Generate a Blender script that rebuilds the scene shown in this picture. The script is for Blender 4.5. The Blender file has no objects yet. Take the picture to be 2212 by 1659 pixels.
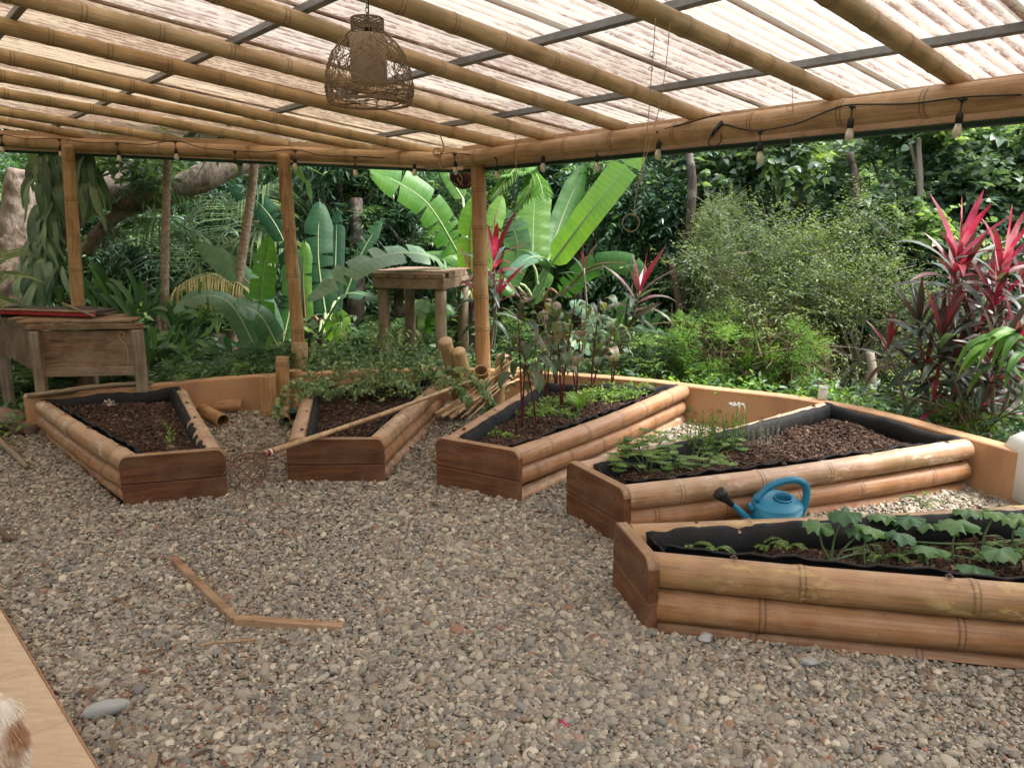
import bpy, bmesh, math, random
import numpy as np
from mathutils import Vector, Matrix, Euler
random.seed(7); rng = np.random.default_rng(11)
SC = bpy.context.scene
COL = SC.collection
R_ = math.radians
# ------------------------------------------------------------------ camera, sky, sun, exposure
CAM_H, PITCH = 1.6, R_(11.6)
cam = bpy.data.objects.new('camera', bpy.data.cameras.new('camera')); COL.objects.link(cam)
cam.location = (0, 0, CAM_H); cam.rotation_euler = (math.pi/2 - PITCH, 0, 0)
cam.data.sensor_fit = 'HORIZONTAL'; cam.data.sensor_width = 36; cam.data.lens = 36*1658/2212
cam.data.clip_start = .05; cam.data.clip_end = 400
SC.camera = cam
world = bpy.data.worlds.new('World'); SC.world = world; world.use_nodes = True
wn = world.node_tree; wn.nodes.clear()
sky = wn.nodes.new('ShaderNodeTexSky'); sky.sky_type = 'NISHITA'; sky.sun_disc = False
SUN_EL, SUN_AZ = R_(58), R_(92)
sky.sun_elevation = SUN_EL; sky.sun_rotation = SUN_AZ; sky.dust_density = 4; sky.air_density = 1.2
hs = wn.nodes.new('ShaderNodeHueSaturation'); hs.inputs['Saturation'].default_value = .3
bg = wn.nodes.new('ShaderNodeBackground'); bg.inputs['Strength'].default_value = .15
wo = wn.nodes.new('ShaderNodeOutputWorld')
wn.links.new(sky.outputs[0], hs.inputs['Color']); wn.links.new(hs.outputs[0], bg.inputs['Color']); wn.links.new(bg.outputs[0], wo.inputs['Surface'])
sun = bpy.data.objects.new('sun', bpy.data.lights.new('sun', 'SUN')); COL.objects.link(sun)
sun.data.energy = 1.5; sun.data.angle = R_(14); sun.data.color = (1, .96, .9)
sd = Vector((math.sin(SUN_AZ)*math.cos(SUN_EL), math.cos(SUN_AZ)*math.cos(SUN_EL), math.sin(SUN_EL)))
sun.rotation_euler = sd.to_track_quat('Z', 'Y').to_euler(); sun.location = (0, 0, 12)
SC.view_settings.view_transform = 'Standard'; SC.view_settings.look = 'None'; SC.view_settings.gamma = 1
SC.view_settings.exposure = 1.86; SC.view_settings.use_curve_mapping = False
SC.cycles.max_bounces = 8; SC.cycles.diffuse_bounces = 5; SC.cycles.transmission_bounces = 6; SC.cycles.transparent_max_bounces = 12
SC.cycles.sample_clamp_indirect = 6

# ------------------------------------------------------------------ measuring: a sight line of the photograph met with a known height or distance
FF = 1658; CT, ST = math.cos(PITCH), math.sin(PITCH)
def ray(u, v):
    a = (u-1106)/FF; b = (829.5-v)/FF
    return Vector((a, CT+ST*b, -ST+CT*b))
def P(u, v, z=0.0):
    r = ray(u, v); t = (z-CAM_H)/r.z
    return Vector((r.x*t, r.y*t, z))
def at(u, v, Y):
    r = ray(u, v); t = Y/r.y
    return Vector((r.x*t, Y, CAM_H+r.z*t))
RN = Vector((0.080289, 0.070724, 0.994259)); RC = Vector((-.3104, 7.03, 2.1767))
def roof(u, v, off=0.0):
    r = ray(u, v); o = Vector((0, 0, CAM_H)); t = (RN.dot(RC-o)+off)/RN.dot(r)
    return o+r*t
ER = ray(3010, 765); ER -= RN*ER.dot(RN); ER.normalize()
EP = RN.cross(ER).normalized()

# ------------------------------------------------------------------ mesh building
class MB:
    def __init__(s): s.v = []; s.f = []; s.m = []; s.t = []; s.a = []; s.n = 0
    def add(s, V, F, mi=0, tint=.5, along=0.0):
        V = np.asarray(V, dtype=np.float64).reshape(-1, 3)
        s.v.append(V); k = len(V)
        s.t.append(np.full(k, tint) if np.isscalar(tint) else np.asarray(tint, float).reshape(-1))
        s.a.append(np.full(k, along) if np.isscalar(along) else np.asarray(along, float).reshape(-1))
        if isinstance(F, np.ndarray): fs = [F]
        else:
            d = {}
            for q in F: d.setdefault(len(q), []).append(q)
            fs = [np.array(x) for x in d.values()]
        for q in fs:
            s.f.append(q+s.n); s.m.append(np.full(len(q), mi))
        s.n += k
    def mesh(s, name, mats, smooth=True):
        me = bpy.data.meshes.new(name)
        V = np.concatenate(s.v); me.vertices.add(len(V)); me.vertices.foreach_set('co', V.astype(np.float32).ravel())
        li = np.concatenate([q.ravel() for q in s.f]).astype(np.int32)
        sz = np.concatenate([np.full(len(q), q.shape[1]) for q in s.f]).astype(np.int32)
        st = np.concatenate([[0], np.cumsum(sz)[:-1]]).astype(np.int32)
        me.loops.add(len(li)); me.loops.foreach_set('vertex_index', li)
        me.polygons.add(len(sz)); me.polygons.foreach_set('loop_start', st); me.polygons.foreach_set('loop_total', sz)
        me.polygons.foreach_set('material_index', np.concatenate(s.m).astype(np.int32))
        me.polygons.foreach_set('use_smooth', np.full(len(sz), smooth))
        for nm, arr in (('tint', s.t), ('along', s.a)):
            at_ = me.attributes.new(nm, 'FLOAT', 'POINT'); at_.data.foreach_set('value', np.concatenate(arr).astype(np.float32))
        for m in (mats if isinstance(mats, (list, tuple)) else [mats]): me.materials.append(m)
        me.update(calc_edges=True); me.validate()
        return me
    def build(s, name, mats, parent=None, smooth=True, loc=None):
        """vertices are in world space unless loc is given (then local to loc)"""
        if loc is None and parent is not None:
            base = Vector(parent.location)
            s.v = [q-np.array(base) for q in s.v]; L = Vector((0, 0, 0))
        elif loc is None: L = Vector((0, 0, 0))
        else: L = Vector(loc)-(Vector(parent.location) if parent else Vector((0, 0, 0)))
        o = bpy.data.objects.new(name, s.mesh(name, mats, smooth)); COL.objects.link(o)
        o.location = L
        if parent: o.parent = parent
        return o
def tag(o, label=None, cat=None, group=None, kind=None):
    if label: o['label'] = label
    if cat: o['category'] = cat
    if group: o['group'] = group
    if kind: o['kind'] = kind
    return o
def empty(name, loc, label, cat, group=None):
    o = bpy.data.objects.new(name, None); COL.objects.link(o); o.location = loc; o.empty_display_size = .1
    return tag(o, label, cat, group)
def copy_tree(o, parent=None):
    c = o.copy(); COL.objects.link(c)
    if parent: c.parent = parent
    for ch in list(o.children): copy_tree(ch, c)
    return c
def frame(t, hint=Vector((0, 0, 1))):
    t = Vector(t).normalized(); s = t.cross(hint)
    if s.length < 1e-3: s = t.cross(Vector((1, 0, 0)))
    s.normalize(); return t, s, s.cross(t)
def smooth_path(pts, n):
    """Catmull-Rom through pts"""
    pts = [Vector(p) for p in pts]
    if len(pts) == 2: return [pts[0].lerp(pts[1], i/n) for i in range(n+1)]
    q = [pts[0]*2-pts[1]]+pts+[pts[-1]*2-pts[-2]]; out = []
    m = len(pts)-1
    for i in range(n+1):
        x = i/n*m; k = min(int(x), m-1); t = x-k
        a, b, c, d = q[k:k+4]
        out.append(.5*((2*b)+(c-a)*t+(2*a-5*b+4*c-d)*t*t+(3*b-a-3*c+d)*t**3))
    return out
def tube(mb, pts, rad, ns=8, mi=0, tint=.5, cap=True, wob=0.0):
    n = len(pts); V = []; A = []
    up = None; L = 0
    for i, p in enumerate(pts):
        p = Vector(p); t = Vector(pts[min(i+1, n-1)])-Vector(pts[max(i-1, 0)])
        if t.length < 1e-9: t = Vector((0, 0, 1))
        t.normalize()
        if up is None: _, s, up = frame(t)
        else:
            up = (up-t*up.dot(t)).normalized(); s = t.cross(up)
        s = t.cross(up).normalized()
        r = rad[i] if hasattr(rad, '__len__') else rad
        if i: L += (p-Vector(pts[i-1])).length
        for k in range(ns):
            a = 2*math.pi*k/ns; rr = r*(1+(random.uniform(-wob, wob) if wob else 0))
            V.append(p+(s*math.cos(a)+up*math.sin(a))*rr); A.append(L)
    F = []
    for i in range(n-1):
        for k in range(ns):
            a = i*ns+k; b = i*ns+(k+1) % ns; F.append((a, b, b+ns, a+ns))
    if cap: F.append(tuple(range(ns))[::-1]); F.append(tuple(range((n-1)*ns, n*ns)))
    mb.add([tuple(v) for v in V], F, mi, tint, A)
def box(mb, c, size, rot=None, bev=0.004, mi=0, tint=.5, taper=None):
    """chamfered box; c centre, size full extents, rot a Matrix"""
    x, y, z = [s/2 for s in size]; b = min(bev, x*.45, y*.45, z*.45)
    V = []; F = []; idx = {}
    for sx in (-1, 1):
        for sy in (-1, 1):
            for sz in (-1, 1):
                for ax in range(3):
                    q = [sx*(x if ax == 0 else x-b), sy*(y if ax == 1 else y-b), sz*(z if ax == 2 else z-b)]
                    idx[(sx, sy, sz, ax)] = len(V); V.append(Vector(q))
    for sx in (-1, 1):
        F.append([idx[(sx, a, b_, 0)] for a, b_ in ((-1, -1), (1, -1), (1, 1), (-1, 1))][::sx])
        F.append([idx[(a, sx, b_, 1)] for a, b_ in ((-1, -1), (-1, 1), (1, 1), (1, -1))][::sx])
        F.append([idx[(a, b_, sx, 2)] for a, b_ in ((-1, -1), (1, -1), (1, 1), (-1, 1))][::sx])
    for s1 in (-1, 1):
        for s2 in (-1, 1):
            F.append([idx[(s1, s2, -1, 0)], idx[(s1, s2, 1, 0)], idx[(s1, s2, 1, 1)], idx[(s1, s2, -1, 1)]][::s1*s2])
            F.append([idx[(-1, s1, s2, 1)], idx[(1, s1, s2, 1)], idx[(1, s1, s2, 2)], idx[(-1, s1, s2, 2)]][::s1*s2])
            F.append([idx[(s1, -1, s2, 2)], idx[(s1, 1, s2, 2)], idx[(s1, 1, s2, 0)], idx[(s1, -1, s2, 0)]][::s1*s2])
            for s3 in (-1, 1):
                F.append([idx[(s1, s2, s3, 0)], idx[(s1, s2, s3, 1)], idx[(s1, s2, s3, 2)]][::s1*s2*s3])
    c = Vector(c)
    if rot is not None: V = [rot @ v for v in V]
    mb.add([tuple(v+c) for v in V], [tuple(f) for f in F], mi, tint)
def rotx(t):
    """matrix whose X axis is t (horizontal-ish boards), Z up as far as it can be"""
    t, s, u = frame(t)
    return Matrix((t, -s, u)).transposed()
def lathe(mb, prof, ns=24, c=(0, 0, 0), mi=0, tint=.5, rot=None):
    V = []; F = []
    for r, z in prof:
        for k in range(ns):
            a = 2*math.pi*k/ns; V.append(Vector((r*math.cos(a), r*math.sin(a), z)))
    for i in range(len(prof)-1):
        for k in range(ns):
            a = i*ns+k; b = i*ns+(k+1) % ns; F.append((a, b, b+ns, a+ns))
    if rot is not None: V = [rot @ v for v in V]
    mb.add([tuple(v+Vector(c)) for v in V], F, mi, tint)

# leaves, many at once
SHAPES = {
 'quad': ([0, .45, 1], [0, 1, 0]),
 'lance': ([0, .25, .6, 1], [0.05, .8, .9, 0]),
 'heart': ([-.12, .12, .5, 1], [.45, 1, .8, 0]),
 'round': ([0, .2, .55, .85, 1], [.2, .85, 1, .7, .1]),
}
def leaves(mb, Pn, D, N, L, W, fold=.25, droop=.25, shape='quad', mi=0, tint=None):
    Pn = np.asarray(Pn, float); n = len(Pn)
    if n == 0: return
    D = D/np.linalg.norm(D, axis=1, keepdims=True)
    S = np.cross(D, N); S /= np.linalg.norm(S, axis=1, keepdims=True)+1e-9
    U = np.cross(S, D)
    L = np.broadcast_to(np.asarray(L, float), (n,))[:, None]; W = np.broadcast_to(np.asarray(W, float), (n,))[:, None]
    dr = np.broadcast_to(np.asarray(droop, float), (n,))[:, None]
    if tint is None: tint = rng.random(n)
    ts, ws = SHAPES[shape]; rows = []; V = []; k = 0; AL = []
    for t, w in zip(ts, ws):
        c = Pn+D*L*t; c = c.copy(); c[:, 2:3] -= dr*L*t*abs(t)
        if w < .04: V.append(c); rows.append((k,)); k += 1; AL += [t]
        else:
            V += [c-S*W*w*.5+U*W*w*fold*.5, c, c+S*W*w*.5+U*W*w*fold*.5]; rows.append((k, k+1, k+2)); k += 3; AL += [t]*3
    V = np.stack(V, 1)
    F = []
    for a, b in zip(rows[:-1], rows[1:]):
        if len(a) == 1: F += [(a[0], b[1], b[0]), (a[0], b[2], b[1])]
        elif len(b) == 1: F += [(a[0], a[1], b[0]), (a[1], a[2], b[0])]
        else: F += [(a[0], a[1], b[1], b[0]), (a[1], a[2], b[2], b[1])]
    base = (np.arange(n)*k)[:, None, None]
    tt = np.repeat(tint, k)
    for sz in (3, 4):
        f = np.array([q for q in F if len(q) == sz])
        if len(f):
            ff = (f[None]+base).reshape(-1, sz)
            if sz == 3: f3 = ff
            else: f4 = ff
    fl = []
    if any(len(q) == 3 for q in F): fl.append(f3)
    if any(len(q) == 4 for q in F): fl.append(f4)
    VV = V.reshape(-1, 3)
    mb.v.append(VV); mb.t.append(tt); mb.a.append(np.tile(AL, n))
    for q in fl: mb.f.append(q+mb.n); mb.m.append(np.full(len(q), mi))
    mb.n += len(VV)
def unit(a): return a/(np.linalg.norm(a, axis=-1, keepdims=True)+1e-9)
def rdir(n, zb=0.0):
    a = rng.normal(size=(n, 3)); a = unit(a); a[:, 2] += zb; return unit(a)
def twigs(mb, B, D, tl, k, ll, lw, droop=.3, shape='quad', mi=0, fold=.25, spread=.9, tint=None, stem_mi=None, flat=.0, tvar=.25):
    """B twig bases, D twig directions; k leaves along every twig, alternating"""
    n = len(B); D = unit(np.asarray(D, float)); side = np.cross(D, np.array([0, 0, 1.])); side = unit(side+1e-4)
    tl = np.broadcast_to(np.asarray(tl, float), (n,))
    tw = rng.random(n) if tint is None else np.asarray(tint)
    Ps, Ds, Ns, Ts = [], [], [], []
    for i in range(k):
        t = (i+.6)/k; c = B+D*(tl*t)[:, None]; c[:, 2] -= droop*tl*t*t
        sg = 1 if i % 2 else -1
        d = D*(.45 if i < k-1 else 1.6)+side*sg*spread+rng.normal(size=(n, 3))*.25
        d[:, 2] -= droop*t*.8
        Ps.append(c); Ds.append(unit(d)); nn = np.tile([0, 0, 1.], (n, 1))+rng.normal(size=(n, 3))*.45*(1-flat); Ns.append(unit(nn))
        Ts.append(np.clip(tw+rng.normal(size=n)*tvar*.5, 0, 1))
    Pn = np.concatenate(Ps); m = len(Pn)
    leaves(mb, Pn, np.concatenate(Ds), np.concatenate(Ns), ll*rng.uniform(.65, 1.2, m), lw*rng.uniform(.7, 1.15, m), fold, rng.uniform(0, .5, m), shape, mi, np.concatenate(Ts))
    if stem_mi is not None:
        # thin three sided stems
        for i in range(n):
            b = Vector(B[i]); d = Vector(D[i]); e = b+d*tl[i]; e.z -= droop*tl[i]; mid = b+d*tl[i]*.5; mid.z -= droop*tl[i]*.25
            tube(mb, [b, mid, e], [.0035, .0025, .001], 3, stem_mi, .5, False)
def clumps(c, rad, k, shell=.55):
    """k clump centres within an ellipsoid"""
    d = rdir(k); r = rng.uniform(shell, 1, k)**.6
    return np.array(c)+d*r[:, None]*np.array(rad)

# ------------------------------------------------------------------ materials
def nt(name):
    m = bpy.data.materials.new(name); m.use_nodes = True; t = m.node_tree; t.nodes.clear()
    o = t.nodes.new('ShaderNodeOutputMaterial'); return m, t, o
def N(t, kind, **kw):
    n = t.nodes.new('ShaderNode'+kind)
    for k, v in kw.items():
        if k in n.inputs.keys(): n.inputs[k].default_value = v
        else: setattr(n, k, v)
    return n
def ramp(t, fac, stops):
    r = t.nodes.new('ShaderNodeValToRGB'); e = r.color_ramp.elements
    while len(e) < len(stops): e.new(.5)
    for x, (p, c) in zip(e, stops): x.position = p; x.color = (*c, 1)
    t.links.new(fac, r.inputs[0]); return r.outputs[0]
def mix(t, fac, a, b, mode='MIX'):
    n = t.nodes.new('ShaderNodeMix'); n.data_type = 'RGBA'; n.blend_type = mode
    for s, v in ((n.inputs[0], fac), (n.inputs[6], a), (n.inputs[7], b)):
        if hasattr(v, 'is_output'): t.links.new(v, s)
        elif isinstance(v, tuple): s.default_value = (*v, 1) if len(v) == 3 else v
        else: s.default_value = v
    return n.outputs[2]
def coords(t, scale=(1, 1, 1), kind='Object'):
    c = t.nodes.new('ShaderNodeTexCoord'); m = t.nodes.new('ShaderNodeMapping'); m.inputs['Scale'].default_value = scale
    t.links.new(c.outputs[kind], m.inputs[0]); return m.outputs[0]
def noise(t, vec, scale, detail=4, rough=.55, dist=0.0):
    n = N(t, 'TexNoise', Scale=scale, Detail=detail, Roughness=rough, Distortion=dist); t.links.new(vec, n.inputs['Vector']); return n.outputs[0]
def attr(t, name, inst=False):
    a = t.nodes.new('ShaderNodeAttribute'); a.attribute_name = name
    if inst: a.attribute_type = 'INSTANCER'
    return a.outputs['Fac']
def objrand(t): return t.nodes.new('ShaderNodeObjectInfo').outputs['Random']
def bump(t, h, strength=.3, dist=.01):
    b = N(t, 'Bump', Strength=strength, Distance=dist); t.links.new(h, b.inputs['Height']); return b.outputs[0]
def math_(t, op, a, b=0.0, c=None):
    n = t.nodes.new('ShaderNodeMath'); n.operation = op
    for i, v in enumerate((a, b) if c is None else (a, b, c)):
        if hasattr(v, 'is_output'): t.links.new(v, n.inputs[i])
        else: n.inputs[i].default_value = v
    return n.outputs[0]
def princ(t, o, col, rough=.6, nrm=None, spec=.4, metal=0.0):
    p = N(t, 'BsdfPrincipled', Roughness=.6, Metallic=metal); p.inputs['Specular IOR Level'].default_value = spec
    if hasattr(col, 'is_output'): t.links.new(col, p.inputs['Base Color'])
    else: p.inputs['Base Color'].default_value = (*col, 1)
    if hasattr(rough, 'is_output'): t.links.new(rough, p.inputs['Roughness'])
    else: p.inputs['Roughness'].default_value = rough
    if nrm is not None: t.links.new(nrm, p.inputs['Normal'])
    t.links.new(p.outputs[0], o.inputs['Surface']); return p
def plain(name, col, rough=.5, spec=.4, metal=0.0, var=.12, sc=30, bs=.15):
    m, t, o = nt(name); v = coords(t); n = noise(t, v, sc)
    c = mix(t, math_(t, 'MULTIPLY', n, .9), tuple(x*(1-var) for x in col), tuple(min(1, x*(1+var)) for x in col))
    princ(t, o, c, rough, bump(t, n, bs, .003), spec, metal); return m
def leafmat(name, stops, rough=.45, trans=.35, vein=0.0, spec=.4, tcol=(1.3, 1.35, .55)):
    m, t, o = nt(name); v = coords(t, kind='Object')
    n = noise(t, v, 6, 3); f = math_(t, 'ADD', attr(t, 'tint'), math_(t, 'MULTIPLY', math_(t, 'SUBTRACT', n, .5), .7))
    c = ramp(t, f, stops)
    nrm = None
    if vein:
        a = attr(t, 'along'); w2 = math_(t, 'SINE', math_(t, 'MULTIPLY_ADD', a, vein*.21, math_(t, 'MULTIPLY', n, 9.0)))
        c = mix(t, math_(t, 'MULTIPLY_ADD', w2, .2, .2), c, mix(t, 1.0, c, (.6, .72, .75), 'MULTIPLY'))
        w = math_(t, 'SINE', math_(t, 'MULTIPLY', a, vein))
        c = mix(t, math_(t, 'MULTIPLY_ADD', w, .13, .13), c, mix(t, 1.0, c, (1.7, 1.5, 1.1), 'MULTIPLY'))
        nrm = bump(t, w, .25, .01)
    p = princ(t, o, c, rough, nrm, spec)
    tr = t.nodes.new('ShaderNodeBsdfTranslucent'); t.links.new(mix(t, 1.0, c, tcol, 'MULTIPLY'), tr.inputs[0])
    mx = t.nodes.new('ShaderNodeMixShader'); mx.inputs[0].default_value = trans
    t.links.new(p.outputs[0], mx.inputs[1]); t.links.new(tr.outputs[0], mx.inputs[2]); t.links.new(mx.outputs[0], o.inputs['Surface'])
    return m
M = {}
def bamboo(name, base, dark, pale, patch=.0, patchcol=(.6, .5, .25), rough=.5):
    m, t, o = nt(name)
    v = coords(t, (30, 30, .9)); f = noise(t, v, 3, 5, .6)
    v2 = coords(t); n2 = noise(t, v2, 7, 5, .6); n3 = noise(t, v2, 45, 3)
    c = mix(t, ramp_f(t, f, .35, .7), base, dark)
    c = mix(t, math_(t, 'MULTIPLY', ramp_f(t, n2, .42, .68), .55), c, pale)
    r = objrand(t); c = mix(t, math_(t, 'MULTIPLY', r, .35), c, mix(t, 1.0, c, (.72, .62, .52), 'MULTIPLY'))
    c = mix(t, ramp_f(t, noise(t, coords(t, (1, 1, .3)), 5, 4), .55, .72), c, mix(t, 1.0, c, (.66, .56, .5), 'MULTIPLY'))
    st_ = noise(t, coords(t, (9, 9, 1.1)), 2.2, 6, .7, .4); c = mix(t, math_(t, 'MULTIPLY', ramp_f(t, st_, .50, .66), .55), c, tuple(x*.62 for x in dark))
    gr_ = noise(t, coords(t, (60, 60, 1.6)), 1.5, 4, .7); c = mix(t, math_(t, 'MULTIPLY', ramp_f(t, gr_, .5, .62), .30), c, mix(t, 1.0, c, (.62, .55, .5), 'MULTIPLY'))
    # weathered skin along the rain side of the log and the scar of each joint, stored on the mesh with the shade painted inside hollow ends
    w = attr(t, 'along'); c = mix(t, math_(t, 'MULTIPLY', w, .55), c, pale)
    tn = attr(t, 'tint'); c = mix(t, math_(t, 'MULTIPLY', tn, .8), c, tuple(x*.35 for x in dark))
    sp = ramp_f(t, n3, .66, .72); c = mix(t, math_(t, 'MULTIPLY', sp, .5), c, tuple(x*.45 for x in dark))
    if patch:
        pn = noise(t, coords(t, (1, 1, .45)), 16, 7, .72); g = noise(t, v2, 1.7, 2)
        q = math_(t, 'MULTIPLY', ramp_f(t, pn, .53, .57), ramp_f(t, g, .44, .56)); c = mix(t, math_(t, 'MULTIPLY', q, patch), c, patchcol)
        q2 = ramp_f(t, noise(t, coords(t, (1, 1, .6)), 3.3, 5), .46, .62); c = mix(t, math_(t, 'MULTIPLY', q2, .5), c, (.19, .15, .06))
    princ(t, o, c, rough, bump(t, f, .16, .004), .45); return m
def ramp_f(t, fac, a, b):
    n = t.nodes.new('ShaderNodeMapRange'); n.inputs[1].default_value = a; n.inputs[2].default_value = b
    t.links.new(fac, n.inputs[0]); return n.outputs[0]
def wood(name, base, dark, pale, grain=1.0, rough=.6, weather=.3, axis=0):
    m, t, o = nt(name); s = [13, 13, 13]; s[axis] = .9
    v = coords(t, tuple(s)); f = noise(t, v, 1.6*grain, 6, .62, .6); v2 = coords(t); n = noise(t, v2, 5, 5)
    f2 = noise(t, v, 7, 4, .7); c = mix(t, ramp_f(t, f, .40, .62), base, dark); c = mix(t, math_(t, 'MULTIPLY', ramp_f(t, f2, .5, .62), .45), c, dark); c = mix(t, math_(t, 'MULTIPLY', ramp_f(t, n, .42, .66), weather), c, pale)
    c = mix(t, math_(t, 'MULTIPLY', ramp_f(t, noise(t, v2, 38, 3), .62, .72), .35), c, tuple(x*.4 for x in dark))
    r = objrand(t); c = mix(t, math_(t, 'MULTIPLY', r, .6), c, mix(t, 1.0, c, (.62, .6, .58), 'MULTIPLY'))
    princ(t, o, c, rough, bump(t, f, .35, .004), .35); return m
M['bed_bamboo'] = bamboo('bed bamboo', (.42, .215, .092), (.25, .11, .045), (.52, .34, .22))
M['bed_bamboo_old'] = bamboo('old bed bamboo', (.40, .215, .09), (.23, .11, .045), (.50, .33, .2), .9, (.62, .48, .20))
M['bed_bamboo_pale'] = bamboo('pale bed bamboo', (.45, .25, .125), (.28, .14, .07), (.62, .46, .34), .6, (.80, .70, .56))
M['roof_bamboo'] = bamboo('roof bamboo', (.56, .395, .21), (.37, .235, .115), (.66, .53, .35), .35, (.55, .42, .24))
M['beam_bamboo'] = bamboo('beam bamboo', (.58, .37, .20), (.38, .21, .10), (.66, .49, .32))
M['post_bamboo'] = bamboo('post bamboo', (.52, .31, .14), (.31, .165, .07), (.60, .43, .25))
M['cane'] = bamboo('cane', (.55, .38, .2), (.36, .2, .09), (.66, .52, .34))
M['plank'] = wood('stained plank', (.20, .080, .034), (.075, .028, .014), (.25, .14, .085), 1, .5, .55)
M['plank_pale'] = wood('worn plank edge', (.42, .26, .15), (.22, .12, .065), (.54, .39, .26), 1, .6, .6)
M['old_wood'] = wood('weathered wood', (.33, .24, .165), (.17, .105, .065), (.42, .35, .27), 1, .75, .5)
M['old_wood_v'] = wood('weathered upright wood', (.34, .27, .19), (.19, .13, .085), (.44, .38, .29), 1, .75, .5, 2)
M['table_wood'] = wood('table wood', (.27, .155, .085), (.10, .055, .03), (.36, .28, .2), 1.4, .65, .6)
M['fascia'] = wood('fascia board', (.66, .46, .32), (.52, .34, .21), (.70, .53, .40), .8, .6, .3)
M['red_paint'] = plain('peeling red paint', (.30, .02, .025), .55, var=.5, sc=18)
M['dark_board'] = plain('blackened board', (.05, .038, .03), .7, var=.5, sc=14)
M['steel'] = plain('grey painted steel', (.20, .21, .22), .45, .5, .3, .35, 22)
M['green_trim'] = plain('dark green trim', (.012, .045, .028), .5)
M['liner'] = plain('black liner cloth', (.012, .012, .013), .75, .3, 0, .5, 60, .6)
M['screw'] = plain('rusty screw', (.10, .06, .045), .55, .5, .5)
M['black_plastic'] = plain('black plastic', (.012, .012, .014), .4)
M['can_blue'] = plain('blue plastic', (.016, .19, .32), .42, .45, 0, .4, 16, .05)
M['white_plastic'] = plain('white plastic', (.68, .68, .64), .4, .5, 0, .06, 5, .03)
M['wicker'] = plain('wicker', (.27, .185, .12), .8, .2, 0, .5, 60)
M['rust'] = plain('rusty wire', (.14, .06, .04), .7)
M['twine'] = plain('twine', (.34, .25, .16), .85)
M['rope_old'] = plain('grey driftwood', (.26, .2, .14), .85, .2, 0, .4, 22, .6)
M['bark'] = None
def stonemat(name, cols, sc=4, rough=.75):
    m, t, o = nt(name); r = objrand(t); c = ramp(t, r, cols)
    v = coords(t); n = noise(t, v, sc, 5); c = mix(t, math_(t, 'MULTIPLY', n, .45), c, mix(t, 1.0, c, (.6, .58, .55), 'MULTIPLY'))
    princ(t, o, c, rough, bump(t, n, .2, .1), .35); return m
M['pebble'] = stonemat('pebble', [(0, (.22, .20, .17)), (.14, (.37, .325, .25)), (.28, (.18, .175, .16)), (.42, (.48, .43, .34)), (.55, (.28, .24, .19)), (.67, (.17, .17, .16)), (.80, (.62, .55, .43)), (.88, (.26, .19, .13)), (.965, (.36, .33, .28)), (.985, (.33, .19, .12)), (1, (.28, .16, .11))], 1.5)
M['mulch'] = stonemat('bark chip', [(0, (.028, .015, .010)), (.3, (.07, .036, .023)), (.6, (.04, .022, .015)), (.82, (.12, .066, .042)), (.95, (.22, .15, .10)), (1, (.05, .026, .017))], 1.5, .9)
M['soil'] = plain('dark soil', (.022, .013, .009), .95, .1, 0, .5, 40, .8)
M['subsoil'] = plain('gravel bed', (.02, .016, .012), .95, .1, 0, .5, 60, .8)
M['wall'] = None
def wallmat():
    m, t, o = nt('terracotta wall paint'); v = coords(t); n = noise(t, v, 3, 6, .6); n2 = noise(t, v, 60, 3); n3 = noise(t, coords(t, (1, 1, .35)), 4, 5)
    c = mix(t, n, (.43, .235, .12), (.53, .32, .18)); c = mix(t, math_(t, 'MULTIPLY', ramp_f(t, n3, .50, .68), .55), c, (.25, .13, .07))
    c = mix(t, math_(t, 'MULTIPLY', ramp_f(t, n2, .68, .74), .6), c, (.09, .05, .03))
    princ(t, o, c, .6, bump(t, n2, .15, .003), .35); return m
M['wall'] = wallmat()
def tilemat():
    m, t, o = nt('sandstone tile'); v = coords(t, (3, 14, 3)); n = ramp_f(t, noise(t, v, 2.5, 6, .7, .4), .3, .7); r = objrand(t)
    c = mix(t, n, (.43, .30, .195), (.60, .47, .335)); c = mix(t, math_(t, 'MULTIPLY', ramp_f(t, noise(t, coords(t), 7, 6, .7), .56, .68), .45), c, (.33, .22, .14)); c = mix(t, math_(t, 'MULTIPLY', r, .4), c, (.55, .40, .28))
    princ(t, o, c, .42, bump(t, n, .08, .003), .4); return m
M['tile'] = tilemat()
def barkmat(name, a, b, c_, sc=9, zs=.35):
    m, t, o = nt(name); v = coords(t, (1, 1, zs)); n = noise(t, v, sc, 7, .65, .5); n2 = noise(t, coords(t), 3.2, 4)
    c = ramp(t, n, [(.3, a), (.55, b), (.78, c_)]); c = mix(t, math_(t, 'MULTIPLY', ramp_f(t, n2, .52, .7), .5), c, (.45, .42, .38))
    c = mix(t, math_(t, 'MULTIPLY', ramp_f(t, noise(t, coords(t), 1.9, 3), .55, .7), .35), c, (.09, .10, .045))
    princ(t, o, c, .9, bump(t, n, .9, .03), .2); return m
M['bark'] = barkmat('pinkish rough bark', (.09, .07, .055), (.33, .26, .21), (.52, .45, .39), 16, .5)
M['bark_dark'] = barkmat('dark bark', (.02, .015, .012), (.09, .07, .055), (.17, .14, .11), 14)
M['bark_pale'] = barkmat('pale ringed bark', (.20, .15, .11), (.38, .30, .23), (.55, .47, .38), 22, 1.5)
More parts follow.
